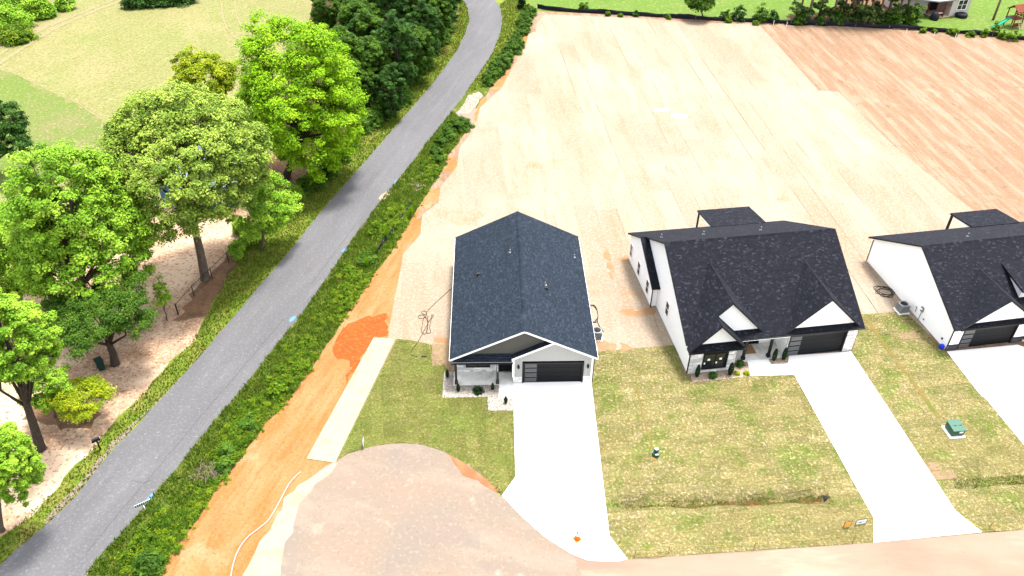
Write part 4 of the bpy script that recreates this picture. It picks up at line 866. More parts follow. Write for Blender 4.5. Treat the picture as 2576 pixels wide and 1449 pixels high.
wire('hose', [(757.6, 1188.7), (750, 1194), (726.6, 1220), (703, 1264), (676.8, 1308), (650.4, 1331.5), (621, 1355), (600.6, 1384), (588.9, 1413.5), (581.5, 1449), (578, 1500)], .042, M['hose'], 'long white hose curving over orange clay beside the round street end', 'hose', .07)
bp = G(2367, 876); mb = MB().lathe([(.12, 0), (.2, .06), (.24, .2), (.2, .34), (.1, .42), (.02, .44)], (0, 0, 0), 14); o = mb.build('ball', M['blue'], None, True); o.location = (bp[0], bp[1], .02); tag(o, 'blue ball on the grass beside the dark stone garage corner', 'ball')
# traffic cone
t = empty('traffic_cone', (*G(1452, 1357)[:2], .05), .6, 'orange traffic cone with white collar standing on the driveway', 'traffic cone')
MB().box(-.25, .25, -.25, .25, 0, .05).build('base', M['cone'], t); MB().lathe([(.19, .045), (.118, .46)], (0, 0, 0), 16).build('body', M['cone'], t, True)
MB().lathe([(.12, .46), (.082, .66)], (0, 0, 0), 16).build('collar', M['white_plastic'], t, True); MB().lathe([(.082, .66), (.055, .8)], (0, 0, 0), 16).build('tip', M['cone'], t, True); MB().lathe([(.056, .8), (.045, .9), (.02, .91)], (0, 0, 0), 12).build('cap', M['blackmatte'], t, True)
# transformer
q = G(2397, 1091); t = empty('transformer_box', (q[0] + .1, q[1] + .15, 0), math.radians(7), 'green electric transformer box on a concrete pad in the lawn', 'transformer')
MB().box(-.68, .6, -.68, .66, 0, .1).build('pad', M['concrete'], t)
mb = MB().add([(-.48, -.5, .12), (.52, -.5, .12), (.52, .55, .12), (-.48, .55, .12), (-.48, -.5, .72), (.52, -.5, .72), (.52, .55, .8), (-.48, .55, .8)], [(0, 3, 2, 1), (0, 1, 5, 4), (1, 2, 6, 5), (2, 3, 7, 6), (3, 0, 4, 7)]); mb.build('cabinet', M['txgreen'], t)
MB().slab([(-.52, -.55, .745), (.56, -.55, .745), (.56, 0.0, .785), (-.52, 0.0, .785)], .05).slab([(-.52, .01, .79), (.56, .01, .79), (.56, .6, .83), (-.52, .6, .83)], .05).build('lid', M['txgreen'], t)
MB().box(.05, .38, -.512, -.503, .42, .6).build('warning_label', M['white_plastic'], t); MB().box(-.2, -.05, -.03, .03, .79, .81).box(.25, .4, -.03, .03, .79, .81).build('hinge', M['black'], t)
# pedestal
q = G(1649, 1146); t = empty('utility_pedestal', (q[0], q[1], .02), .1, 'small green utility pedestal with white caps in the yellowing lawn', 'pedestal')
MB().lathe([(.3, 0), (.28, .1), (.24, .28), (.2, .3)], (0, 0, 0), 12).build('base', M['pedgreen'], t); MB().lathe([(.17, .28), (.17, .62), (.14, .68)], (.02, .08, 0), 12).build('post', M['pedgreen'], t)
MB().lathe([(.15, .675), (.13, .71), (.05, .72)], (.02, .08, 0), 12).build('cap', M['white_plastic'], t); MB().box(-.1, .14, -.26, -.2, .3, .38).build('label_plate', M['white_plastic'], t)
sheet('flag_paint', wig(G2([(1638, 1152), (1648, 1152), (1650, 1156), (1641, 1156)]), .2, .03), .042, M['cone'])
# culvert
q = G(2079, 1247); t = empty('culvert_pipe', (q[0] - .15, q[1], -.68), math.radians(93), 'dark culvert pipe mouth opening into the grassy ditch beside the driveway', 'pipe')
mb = MB(); n = 14
for i in range(9):
    a0 = i * .09; mb.lathe([(.24 if i % 2 else .26, 0), (.26 if i % 2 else .24, .09)], (0, 0, 0), 14) if False else None
ring = [(.27, 0), (.27, .9), (.22, .9), (.22, 0)]
vs = [(r_ * math.cos(2 * math.pi * k / n), -y_, r_ * math.sin(2 * math.pi * k / n) + .3) for r_, y_ in ring for k in range(n)]
mb = MB(); mb.add(vs, [(i * n + k, i * n + (k + 1) % n, ((i + 1) % 4) * n + (k + 1) % n, ((i + 1) % 4) * n + k) for i in range(4) for k in range(n)]); mb.build('pipe_wall', M['blackmatte'], t)
# signs
def yard_sign(p0, p1, hh, bot, name, label, draw, cat='sign'):
    A, B = G(*p0), G(*p1); d = B - A; L = math.hypot(d[0], d[1]); a = math.atan2(d[1], d[0])
    t = empty(name, (A[0], A[1], .02), a, label, cat)
    for x in (0.02, L - .02): MB().beam((x, 0, 0), (x, 0, bot + hh + .02), .03).build('leg', M['black'], t)
    MB().beam((0, 0, bot + hh + .02), (L, 0, bot + hh + .02), .03).build('frame_bar', M['black'], t)
    draw(t, L, bot, hh); return t
def d_orange(t, L, b, h):
    MB().box(.03, L - .03, -.012, .012, b, b + h).build('board', M['orange'], t)
    for i, (a, c) in enumerate(((.82, .92), (.55, .66), (.2, .26))): MB().box(.07, L - .07, -.018, -.0125, b + h * a, b + h * c).build('print_band', M['orangelight'], t)
def d_blue(t, L, b, h):
    MB().box(.03, L - .03, -.012, .012, b, b + h).build('board', M['white_plastic'], t)
    MB().box(.1, L * .55, -.018, -.0125, b + h * .3, b + h * .45).build('print_band', M['bluesign'], t); MB().box(L * .35, L * .55, -.018, -.0125, b + h * .25, b + h * .55).build('print_mark', M['bluesign'], t); MB().box(L * .6, L - .1, -.018, -.0125, b + h * .4, b + h * .5).build('print_band', M['bluesign'], t)
yard_sign((2119.5, 1328.5), (2139, 1324.5), .5, .12, 'yard_sign', 'orange yard sign in a black frame by the caution tape', d_orange)
yard_sign((2150, 1322), (2177, 1317.5), .42, .12, 'yard_sign', 'white yard sign with blue print beside the orange sign', d_blue)
yard_sign((914, 1131.5), (916, 1113), .6, .22, 'yard_sign', 'tall white yard sign edge-on where the green sod meets the street', d_blue)
# street name sign beside the road
q = G(369, 1290); t = empty('street_sign', (q[0], q[1], 0), math.radians(35), 'green and white street name sign on a post at the road edge', 'sign')
MB().tube([(0, 0, 0), (0, 0, 1.0)], .03, 8).build('post', M['signgreen'], t)
b_ = MB().box(-.55, .55, -.012, .012, .95, 1.17).build('blade', M['signgreen'], t)
MB().box(-.555, .555, -.009, .009, .945, 1.175).build('border', M['white_plastic'], b_)
for i in range(7): MB().box(-.44 + i * .135, -.40 + i * .135, -.02, -.0125, 1.03, 1.09).build('letter', M['white_plastic'], b_)
p_ = MB().box(-.015, .015, -.3, .0, .66, .88).build('plate', M['white_plastic'], t); MB().box(-.022, -.0155, -.25, -.17, .7, .84).box(-.022, -.0155, -.13, -.05, .7, .84).build('mark', M['signgreen'], p_)
# mailbox
q = G(253, 1131); t = empty('mailbox', (q[0], q[1], 0), math.radians(38), 'black mailbox on a black post beside the sandy yard', 'mailbox')
MB().box(-.06, .06, -.06, .06, 0, 1.05).build('post', M['black'], t)
mb = MB(); pr = [(-.11, 1.05), (.11, 1.05), (.11, 1.2)] + [(.11 * math.cos(a), 1.2 + .11 * math.sin(a)) for a in np.linspace(.3, math.pi - .3, 6)] + [(-.11, 1.2)]
side_prism(mb, pr, -.32, .26); mb.build('box', M['black'], t); MB().box(.262, .27, -.09, .09, 1.07, 1.24).build('door', M['white_plastic'], t); MB().box(-.05, .0, -.13, -.115, 1.2, 1.32).build('flag', M['black'], t); MB().box(-.35, .25, -.035, .035, .95, 1.05).build('arm', M['black'], t)
# bin beside the tree
q = G(256, 928); t = empty('wheeled_bin', (q[0], q[1], 0), .7, 'dark green wheeled bin standing beside a tree trunk', 'bin')
mb = MB().add([(-.25, -.3, .06), (.25, -.3, .06), (.25, .3, .06), (-.25, .3, .06), (-.3, -.38, 1.0), (.3, -.38, 1.0), (.3, .38, 1.0), (-.3, .38, 1.0)], [(0, 3, 2, 1), (4, 5, 6, 7), (0, 1, 5, 4), (1, 2, 6, 5), (2, 3, 7, 6), (3, 0, 4, 7)])
GB_ = lmat('bin_green', (.01, .03, .022), rough=.45); mb.build('body', GB_, t); MB().box(-.32, .32, -.4, .42, 1.0, 1.06).build('lid', GB_, t)
for s_ in (-1, 1): MB().tube([(s_ * .22, .3, .12), (s_ * .29, .3, .12)], .12, 12).build('wheel', M['black'], t)
# caution tape
def tape(pts, label, wd=.075):
    P = [np.array([*G(p[0], p[1])[:2], p[2]]) for p in pts]; vs = []; mb = MB()
    for a, b in zip(P[:-1], P[1:]):
        mb.add([a + [0, 0, wd / 2], b + [0, 0, wd / 2], b - [0, 0, wd / 2] + [0, .03, 0], a - [0, 0, wd / 2] + [0, .03, 0]], [(0, 1, 2, 3)])
    return tag(mb.build('caution_tape', M['ylw']), label, 'tape')
def stake(p, h, label='thin wooden stake holding up yellow caution tape along the street', lean=.0):
    q = G(*p); o = MB().beam((0, 0, -.05), (lean, 0, h), .045).build('stake', M['wood']); o.location = (q[0], q[1], 0.02); tag(o, label, 'stake', 'stakes along the caution tape')
for p in ((1597, 1400), (1895.4, 1382.7), (2145.6, 1363.7), (1681, 1393)): stake(p, .85)
tape([(1597, 1400, .82), (1640, 1398, .8), (1681, 1393, .84), (1790, 1388, .74), (1895.4, 1382.7, .82), (2010, 1374, .74), (2100, 1367, .8), (2145.6, 1363.7, .86)], 'yellow caution tape strung along the front of the lawn')
tape([(1612, 1399, .78), (1622, 1403, .4), (1636, 1405, .15), (1652, 1404, .12), (1668, 1400, .3), (1681, 1393, .82)], 'slack loop of yellow caution tape hanging near the driveway')
stake((1559, 1363), .8, 'lone dark stake in the grass beside the driveway flare')
stake((1251, 1226), .75, 'stake with curled yellow tape near the round street end'); tape([(1251, 1226, .7), (1257, 1222, .6), (1258, 1230, .35), (1250, 1236, .2), (1262, 1238, .08), (1268, 1243, .06)], 'short curl of yellow tape lying on green sod')
stake((2488.7, 1328), .8, 'stake with yellow tape beside the flared end of the second driveway'); tape([(2488.7, 1328, .75), (2470, 1334, .2), (2450, 1322, .1), (2432, 1310, .08)], 'yellow tape trailing from a stake to the second driveway'); tape([(2488.7, 1328, .75), (2500, 1334, .3), (2504, 1338, .1)], 'short yellow tape end hanging off a stake')
sr = np.random.default_rng(5)
# gravel beds
def gravel(bed, poly, n, mat, rmin, rmax, z, seed):
    rng = np.random.default_rng(seed); P = sample(poly, n, rng); mb_v = []; mb_f = []
    base = np.array([(1, 0, 0), (0, 1, 0), (-1, 0, 0), (0, -1, 0), (0, 0, .8), (0, 0, -.3)], float)
    tri = np.array([(0, 1, 4), (1, 2, 4), (2, 3, 4), (3, 0, 4)])
    s = rng.uniform(rmin, rmax, n); a = rng.uniform(0, 6.3, n); e = rng.uniform(.6, 1.0, n)
    vx = base[None] * s[:, None, None] * np.stack([np.ones(n), e, e], 1)[:, None]; x = vx[..., 0] * np.cos(a)[:, None] - vx[..., 1] * np.sin(a)[:, None]; y = vx[..., 0] * np.sin(a)[:, None] + vx[..., 1] * np.cos(a)[:, None]
    V = np.stack([x + P[:, 0:1], y + P[:, 1:2], vx[..., 2] + z], -1).reshape(-1, 3); T = (tri[None] + 6 * np.arange(n)[:, None, None]).reshape(-1, 3)
    o = np_obj('gravel', V, T, mat, bed); tag(o, kind='stuff')
B1 = G2([(1118, 936), (1141, 936), (1143, 968), (1254, 968), (1254, 1002.4), (1292.5, 1002.4), (1293.5, 1032.5), (1229.5, 1033.4), (1226.8, 998.7), (1113.8, 1000.5)])
b = sheet('gravel_bed', B1, .04, M['gravelbase']); gravel(b, B1, 5200, M['gravel_white'], .045, .10, .045, 1)
B2 = G2([(1736, 940), (1742.6, 963.2), (1890, 946.6), (1875.5, 908.5), (1848, 912), (1846, 934)]); b = sheet('gravel_bed', B2, .04, M['gravelbase']); gravel(b, B2, 3600, M['gravel_tan'], .03, .065, .042, 2)
B3 = G2([(1932, 901.5), (1965, 899), (1982, 900), (1981, 915.5), (1940.5, 917.5)]); b = sheet('gravel_bed', B3, .056, M['gravelbase']); gravel(b, B3, 1100, M['gravel_tan'], .03, .065, .058, 3)
gp = G2([(1152, 285), (1168, 262), (1180, 240), (1205, 232), (1213, 240), (1200, 262), (1180, 285)]); b = sheet('gravel_patch', gp, .03, M['gravelbase']); gravel(b, gp, 1200, M['gravel_tan'], .06, .2, .03, 4)
gp = G2([(953, 500), (962, 488), (984, 479), (987, 484), (974, 496), (958, 506)]); b = sheet('gravel_patch', gp, .043, M['gravelbase']); gravel(b, gp, 260, M['gravel_tan'], .05, .13, .042, 5)

# ------------------------------------------------------------------ vegetation
def unit(rng, n):
    d = rng.normal(size=(n, 3)); return d / np.linalg.norm(d, axis=1)[:, None]
def leaves_at(rng, pos, nrm, size):
    n = len(pos); nrm = nrm / np.linalg.norm(nrm, axis=1)[:, None]; t = np.cross(nrm, unit(rng, n)); t /= np.linalg.norm(t, axis=1)[:, None] + 1e-9
    b = np.cross(nrm, t); s = size[:, None]
    v = np.stack([pos - t * s, pos + b * s * .62 + nrm * s * .18, pos + t * s, pos - b * s * .62 + nrm * s * .18], 1).reshape(-1, 3)
    return v, np.arange(n * 4).reshape(n, 4)
def cloud(rng, dims, ncl, nlf, rc, leaf, up=.55, inner=.55, flat=.75, zmin=-.75, lob=.2, dome=False):
    d = unit(rng, ncl * 2); 
    if dome: d[:, 2] = np.abs(d[:, 2])
    d = d[d[:, 2] > zmin][:ncl]; ncl = len(d)
    K = rng.normal(size=(5, 3)) * 2.2; ph = rng.uniform(0, 6.3, 5)
    L = 1 + lob * np.cos(d @ K.T + ph).sum(1) / 2.2
    rad = (inner + (1 - inner) * rng.random(ncl) ** .45) * L
    C = d * rad[:, None] * np.array(dims)
    r = rc * rng.uniform(.4, 1.6, ncl); ct = rng.normal(0, .22, ncl)
    idx = np.repeat(np.arange(ncl), nlf); n = len(idx)
    e = unit(rng, n); e[:, 2] = np.where(rng.random(n) < .72, np.abs(e[:, 2]), e[:, 2])
    P = C[idx] + e * (r[idx] * rng.uniform(.3, 1.28, n))[:, None] * np.array([1, 1, flat])
    nr = e * .55 + np.array([0, 0, up]) + unit(rng, n) * .55 + d[idx] * .25
    v, q = leaves_at(rng, P, nr, leaf * rng.uniform(.6, 1.35, n))
    tint = np.repeat(np.clip(.5 + ct[idx] + rng.normal(0, .17, n), 0, 1), 4)
    return v, q, tint, C
def limbs(mb, rng, C, base_h, r0, top, nl, zc):
    trunk = [(0, 0, -.15), (0, 0, .25), (top[0] * .12 + .1, top[1] * .12, base_h * .5), (top[0] * .35, top[1] * .35, base_h), (top[0] * .75, top[1] * .75, (base_h + top[2]) / 2), tuple(top)]
    mb.tube(trunk, [r0 * 1.5, r0 * 1.12, r0 * .95, r0 * .8, r0 * .5, r0 * .15], 9)
    sel = rng.choice(len(C), min(nl, len(C)), replace=False)
    for i in sel:
        e = C[i] + zc; t = rng.uniform(.3, .9); s = np.array(trunk[3]) * (1 - t) + np.array(trunk[4]) * t
        if rng.random() < .4: s = np.array(trunk[3])
        m = s * .5 + e * .5 + rng.normal(0, .12, 3) * np.linalg.norm(e - s) + np.array([0, 0, .06 * np.linalg.norm(e - s)])
        mb.tube([s, m, e], [r0 * .42, r0 * .25, r0 * .07], 6)
tree_info = []
def tree(label, base, cx, hw, top, bot, mat, seed, ncl=150, nlf=120, rc=.12, leaf=.24, tr=.3, bark='bark', name='tree', group=None, cat='tree', nl=12, inner=.55, lob=.2, up=.55, zmin=-.75, dy=0, base_h=None, cmin=.45, flat=.75):
    B = G(*base); C0 = VY(cx, (top + bot) / 2, B[1] + dy); s = F / depth(C0); d = C0 - np.array([0, 0, H]); el = math.asin(-d[2] / np.linalg.norm(d))
    a = hw / s; hv = (bot - top) / 2 / s; c2 = hv ** 2 - (a * math.sin(el)) ** 2
    c = math.sqrt(c2) / math.cos(el) if c2 > 0 else 0; c = max(c, cmin * a)
    rng = np.random.default_rng(seed); zc = C0 - B; nlf = int(nlf * 1.6); leaf *= .78
    if zc[2] < c * .9: zc[2] = c * .9
    tree_info.append((label[:28], round(a, 1), round(c, 1), [round(float(x), 1) for x in zc]))
    t = empty(name, (B[0], B[1], 0), 0, label, cat, group)
    v, q, ti, C = cloud(rng, (a * .9, a * .9, c * .9), ncl, nlf, rc * a, leaf, up, inner, flat, zmin, lob)
    v = v + zc; v[:, 2] = np.maximum(v[:, 2], .05)
    np_obj('crown', v, q, mat, t, ti)
    mb = MB(); bh = base_h if base_h else max(.6, (zc[2] - c) * .9 + .15 * c); limbs(mb, rng, C, bh, tr, zc + np.array([0, 0, c * .5]), nl, zc); mb.build('trunk', M[bark], t, True)
    return t
def shrub(label, p, hw, h, mat, seed, name='shrub', group=None, cat='shrub', ncl=40, nlf=80, leaf=.085, rc=.28, stem=True, inner=.4):
    B = G(*p); a = hw / (F / depth(B)); rng = np.random.default_rng(seed); t = empty(name, (B[0], B[1], 0), 0, label, cat, group)
    v, q, ti, C = cloud(rng, (a * .85, a * .85, h * .85), ncl, nlf, rc * a, leaf, .5, inner, .8, -.1, .2, True); v[:, 2] = np.maximum(v[:, 2], .03)
    np_obj('foliage', v, q, mat, t, ti)
    mb = MB()
    for i in range(4):
        e = C[i % len(C)]; mb.tube([(0, 0, -.05), tuple(e * .5), tuple(e * .9)], [.04, .03, .012], 5)
    mb.build('stem', M['barkdark'], t); return t
def copy_tree(o, loc, rz, sc, label=None):
    c = o.copy(); c.location = loc; c.rotation_euler = (0, 0, rz); c.scale = (sc, sc, sc * 1.0); COL.objects.link(c)
    if label: c['label'] = label
    for ch in o.children:
        k = ch.copy(); k.parent = c; COL.objects.link(k)
    return c

# the big trees left of the road
tree('huge bright lime green maple beside the road, tallest of all', (722, 448), 748, 168, 45, 438, M['leaf_maple'], 1, 620, 130, .095, .165, .42, 'barkdark', zmin=-.95, nl=14, lob=.16, inner=.6)
tree('yellow-green tree behind the huge maple at the field edge', (560, 345), 512, 80, 126, 275, M['leaf_yellow'], 2, 200, 110, .13, .15, .28)
tree('wide olive green oak leaning over the fence with its trunk showing', (517, 700), 462, 212, 218, 620, M['leaf_olive'], 3, 900, 110, .075, .145, .40, 'bark', nl=22, base_h=6.2, inner=.62, lob=.14, zmin=-.62, dy=1.0)
tree('sparse light green tree between the oak and the road', (660, 628), 672, 92, 440, 605, M['leaf_green'], 4, 140, 90, .13, .13, .16, nl=14, inner=.35)
tree('broad fresh green oak crowding the sandy yard', (215, 812), 205, 195, 372, 775, M['leaf_green'], 5, 760, 110, .08, .14, .38, nl=20, inner=.55, lob=.22)
tree('fresh green tree at the far side of the broad oak', (45, 790), 55, 150, 470, 790, M['leaf_green'], 6, 420, 110, .09, .14, .3, nl=14, inner=.5)
tree('small dark green tree with a straight dark trunk beside the bin', (291, 916), 246, 148, 690, 865, M['leaf_wood'], 7, 330, 100, .095, .10, .33, 'barkdark', nl=14, inner=.4, lob=.3, base_h=2.2)
tree('leaning tree with a long dark trunk over the pale yard', (104, 1130), 22, 112, 700, 1005, M['leaf_green'], 8, 420, 110, .095, .11, .33, 'barkdark', nl=12, base_h=4.6)
tree('little yellow-green tree casting shade on the sandy yard', (215, 1064), 208, 72, 950, 1048, M['leaf_yellow'], 9, 110, 90, .15, .085, .1, nl=10, inner=.35, base_h=1.3)
tree('bushy green sapling beside the little yellow-green tree', (140, 1050), 118, 62, 905, 1045, M['leaf_green'], 10, 170, 90, .13, .085, .09, nl=10, inner=.35, zmin=-.95)
tree('bright green tree overhanging the pale sand beside the mailbox', (5, 1335), 22, 84, 1055, 1290, M['leaf_green'], 11, 320, 110, .11, .09, .2, nl=9, inner=.5)
tree('dark evergreen at the edge of the mown field', (-15, 440), 5, 72, 262, 420, M['leaf_dark'], 12, 220, 100, .12, .14, .25)
tree('slim sapling with thin double stems at the fence end', (420, 806), 404, 24, 690, 792, M['leaf_green'], 13, 40, 60, .25, .085, .06, nl=6, inner=.2)
# undergrowth by the fence
for i, (p, hw, h) in enumerate((((600, 640), 26, 1.6), ((632, 610), 30, 2.0), ((668, 575), 32, 2.2), ((705, 530), 34, 2.2), ((740, 495), 30, 1.8), ((610, 585), 26, 1.8), ((770, 470), 28, 1.6))):
    shrub('loose green shrub growing through the wire fence line', p, hw, h, M['leaf_green'], 100 + i, group='shrubs along the wire fence')
# dense wood at the bend
wr = random.Random(3); src = []
for i, (cx, top, bot, hw, mt) in enumerate(((905, -15, 170, 62, 'leaf_wood'), (1000, 40, 235, 60, 'leaf_dark'), (860, 60, 250, 52, 'leaf_wood'))):
    src.append(tree('dense dark green tree in the wood along the road bend', (cx + 8, bot + 8), cx, hw, top, bot, M[mt], 200 + i, 260, 110, .12, .19, .24, 'bark', group='trees of the dark wood', zmin=-.95, inner=.5, nl=8, lob=.28))
for i, (px, py, k, sc) in enumerate(((945, 262, 0, .9), (985, 300, 1, .62), (1046, 205, 0, .85), (1075, 165, 1, .8), (1100, 122, 2, .95), (1050, 110, 0, 1.0), (985, 130, 1, 1.05), (1000, 60, 2, 1.1), (1068, 52, 0, 1.05), (1118, 66, 1, .85), (1130, 20, 0, .8), (930, 120, 2, 1.0), (870, 30, 1, 1.05), (900, 285, 2, .75), (955, 205, 2, .9), (1040, 10, 1, 1.1), (960, -10, 0, 1.1), (1100, -20, 2, 1.1), (825, 100, 0, .8), (915, 200, 1, .85))):
    q = G(px, py); edge_ = np.interp(py, [-30, 0, 60, 120, 180, 240, 300, 345], [1150, 1146, 1140, 1112, 1075, 1030, 968, 915]) - px
    copy_tree(src[k], (q[0], q[1], 0), wr.uniform(0, 6.3), sc * wr.uniform(.9, 1.08), 'dark green tree at the roadside edge of the wood' if edge_ < 60 else ('dark green tree of the wood standing close behind the huge maple' if px < 935 and py > 90 else None))
us = None
for i in range(26):
    t_ = i / 25; px = 905 + (1146 - 905) * t_ + wr.uniform(-12, 8); py = 330 - 325 * (t_ ** 1.02) + wr.uniform(-12, 10) + 30 * math.sin(math.pi * t_) * 0
    px = np.interp(py, [0, 60, 120, 180, 240, 300, 345], [1146, 1140, 1112, 1075, 1030, 968, 915]) - wr.uniform(0, 26)
    if us is None: us = shrub('low dark bush in the undergrowth edging the wood', (px, py), 26, 2.2, M['leaf_wood'], 300, ncl=60, nlf=90, leaf=.12, group='undergrowth of the wood')
    else: q = G(px, py); copy_tree(us, (q[0], q[1], 0), wr.uniform(0, 6.3), wr.uniform(.7, 1.25))
for i, (px, py) in enumerate(((800, 470), (830, 440), (860, 405), (885, 370), (770, 480))): q = G(px, py); copy_tree(us, (q[0], q[1], 0), wr.uniform(0, 6.3), wr.uniform(.7, 1.1), 'low dark bush at the foot of the huge maple')
# dead pale snag in the wood
q = G(1112, 60); mb = MB().tube([(0, 0, -.1), (.1, 0, 4), (.2, .1, 8.5), (.1, 0, 11)], [.16, .13, .08, .02], 7).tube([(.15, 0, 6), (1.2, .2, 8), (1.6, .3, 9.2)], [.06, .04, .01], 5).tube([(.15, 0, 7), (-.9, .1, 9)], [.05, .012], 5)
o = mb.build('dead_tree', lmat('bleached_wood', (.35, .33, .3), kind='obj'), None, True); o.location = (q[0], q[1], 0); tag(o, 'bare pale dead tree standing at the edge of the wood', 'dead tree')
# shrubs between road bend and lot
sp = None
for i in range(17):
    t_ = i / 16; px = np.interp(t_, [0, .3, .6, 1], [1340, 1312, 1280, 1232]) + wr.uniform(-10, 4); py = np.interp(t_, [0, .3, .6, 1], [36, 90, 150, 214]) + wr.uniform(-5, 5)
    if sp is None: sp = shrub('green shrub in the thick row between the road bend and the lot', (px, py), 17, 1.7, M['leaf_wood'], 330, ncl=50, nlf=80, leaf=.11, group='shrub row at the road bend')
    else: q = G(px, py); copy_tree(sp, (q[0], q[1], 0), wr.uniform(0, 6.3), wr.uniform(.75, 1.2))
for px, py, s_ in ((1130, 340, .9), (1150, 328, 1.1), (1168, 318, .9), (1112, 365, .8), (1098, 392, .8), (1122, 352, 1.0), (1105, 410, .7)): q = G(px, py); copy_tree(sp, (q[0], q[1], 0), wr.uniform(0, 6.3), s_, 'green shrub on the bank beside the gravel patch')['group'] = 'shrubs by the gravel patch'
# top left bushes and the hedge
for i, (p, hw, h, m_) in enumerate((((30, 70), 52, 4.0, 'leaf_green'), ((60, 40), 62, 4.5, 'leaf_green'), ((112, 42), 34, 3.4, 'leaf_green'), ((42, 100), 44, 2.6, 'leaf_weed'), ((-10, 50), 50, 4, 'leaf_wood'))):
    shrub('bushy green tree in the clump at the corner of the mown field', p, hw, h, M[m_], 350 + i, ncl=120, nlf=100, leaf=.16, rc=.2, group='clump at the field corner', cat='bush')
shrub('small round tree standing alone at the top of the field', (166, 22), 26, 3.0, M['leaf_green'], 360, ncl=40, nlf=60, leaf=.22)
for i, x in enumerate((345, 385, 425, 465)): shrub('dark low bush in the hedge at the far field side', (x, 14 - i * 3), 36, 3.2, M['leaf_dark'], 365 + i, ncl=60, nlf=70, leaf=.25, group='hedge at the field side')
# row behind the silt fence
tree('round-headed green tree behind the black silt fence', (1766, 46), 1763, 40, -42, 34, M['leaf_wood'], 400, 90, 80, .2, .24, .14, nl=12, inner=.4)
for i, (p, hw, h, l) in enumerate((((1823, 50), 13, 1.6, 'low thin shrub next to the round-headed tree'), ((1858, 50), 19, 3.0, 'young green tree, first beyond the round-headed tree'), ((1913, 54), 20, 3.1, 'young darker tree midway along the silt fence'), ((1944, 56), 15, 2.2, 'small conical evergreen beside the silt fence'), ((1468, 26), 14, 1.8, 'scraggly bush behind the silt fence near the road bend'), ((1600, 40), 8, .8, 'tiny weed clump at the foot of the silt fence'))):
    shrub(l, p, hw, h, M['leaf_wood' if i % 2 == 0 else 'leaf_dark'], 410 + i, ncl=34, nlf=50, leaf=.17)
shrub('dark clipped cone-shaped evergreen at the road bend', (1312, 22), 12, 3.2, M['leaf_shrub'], 420, ncl=40, nlf=70, leaf=.12)
pine = None
for i, (px, py, hh) in enumerate(((2031, 52, 15), (2094, 53, 15), (2139, 56, 17), (2148, 54, 19), (2157, 57, 14), (2168, 55, 16), (2184, 58, 14), (2208, 58, 16), (2118, 46, 15), (2060, 44, 14), (2230, 52, 15), (2255, 54, 13), (2275, 48, 14), (2010, 46, 13))):
    q = G(px, py)
    if pine is None:
        pine = empty('pine_tree', (q[0], q[1], 0), 0, 'tall thin pine in the stand behind the silt fence', 'pine tree', 'pines behind the silt fence'); rng = np.random.default_rng(5)
        MB().tube([(0, 0, -.1), (.1, 0, 4), (.25, .1, 9), (.2, .1, 15)], [.24, .2, .14, .03], 8).build('trunk', M['barkpine'], pine, True)
        vs, qs, ts = [], [], []; off = 0
        for k in range(22):
            zz_ = rng.uniform(.8, 14.5); a_ = rng.uniform(0, 6.3); rr_ = rng.uniform(.8, 2.1) * (1.15 - zz_ / 18)
            v, q_, ti, _ = cloud(rng, (.9, .9, .35), 6, 60, .35, .22, .6, .3); v = v + np.array([math.cos(a_) * rr_, math.sin(a_) * rr_, zz_]); vs.append(v); qs.append(q_ + off); ts.append(ti); off += len(v)
        v = np.vstack(vs); v[:, 2] = np.maximum(v[:, 2], .05); np_obj('crown', v, np.vstack(qs), M['leaf_pine'], pine, np.concatenate(ts))
    else: copy_tree(pine, (q[0], q[1], 0), wr.uniform(0, 6.3), hh / 15 * wr.uniform(.85, 1.1))
for i, (p, hw, h) in enumerate((((2252, 62), 20, 2.6), ((2285, 60), 24, 4.2), ((2225, 60), 16, 1.6), ((2105, 60), 18, 2.2), ((2010, 58), 20, 2.4), ((2060, 60), 14, 1.4))): shrub('leafy bush in the undergrowth among the pines', p, hw, h, M['leaf_wood'], 430 + i, ncl=40, nlf=50, leaf=.2, group='bushes among the pines')
for i, (p, hw, h) in enumerate((((2320, 82), 9, .9), ((2390, 84), 10, 1.0), ((2398, 88), 12, 1.6), ((2440, 92), 12, 1.0), ((2475, 92), 11, 1.2), ((2500, 86), 14, 2.2), ((2545, 100), 18, 1.8), ((2520, 98), 12, 1.5), ((2350, 82), 8, .8), ((1560, 42), 7, .7), ((1530, 40), 7, .9), ((1680, 47), 8, .8), ((1830, 56), 9, .9), ((1900, 62), 8, .7))): shrub('ragged weed bush growing along the black silt fence', p, hw, h, M['leaf_weed'], 440 + i, ncl=20, nlf=40, leaf=.14, group='weeds along the silt fence')

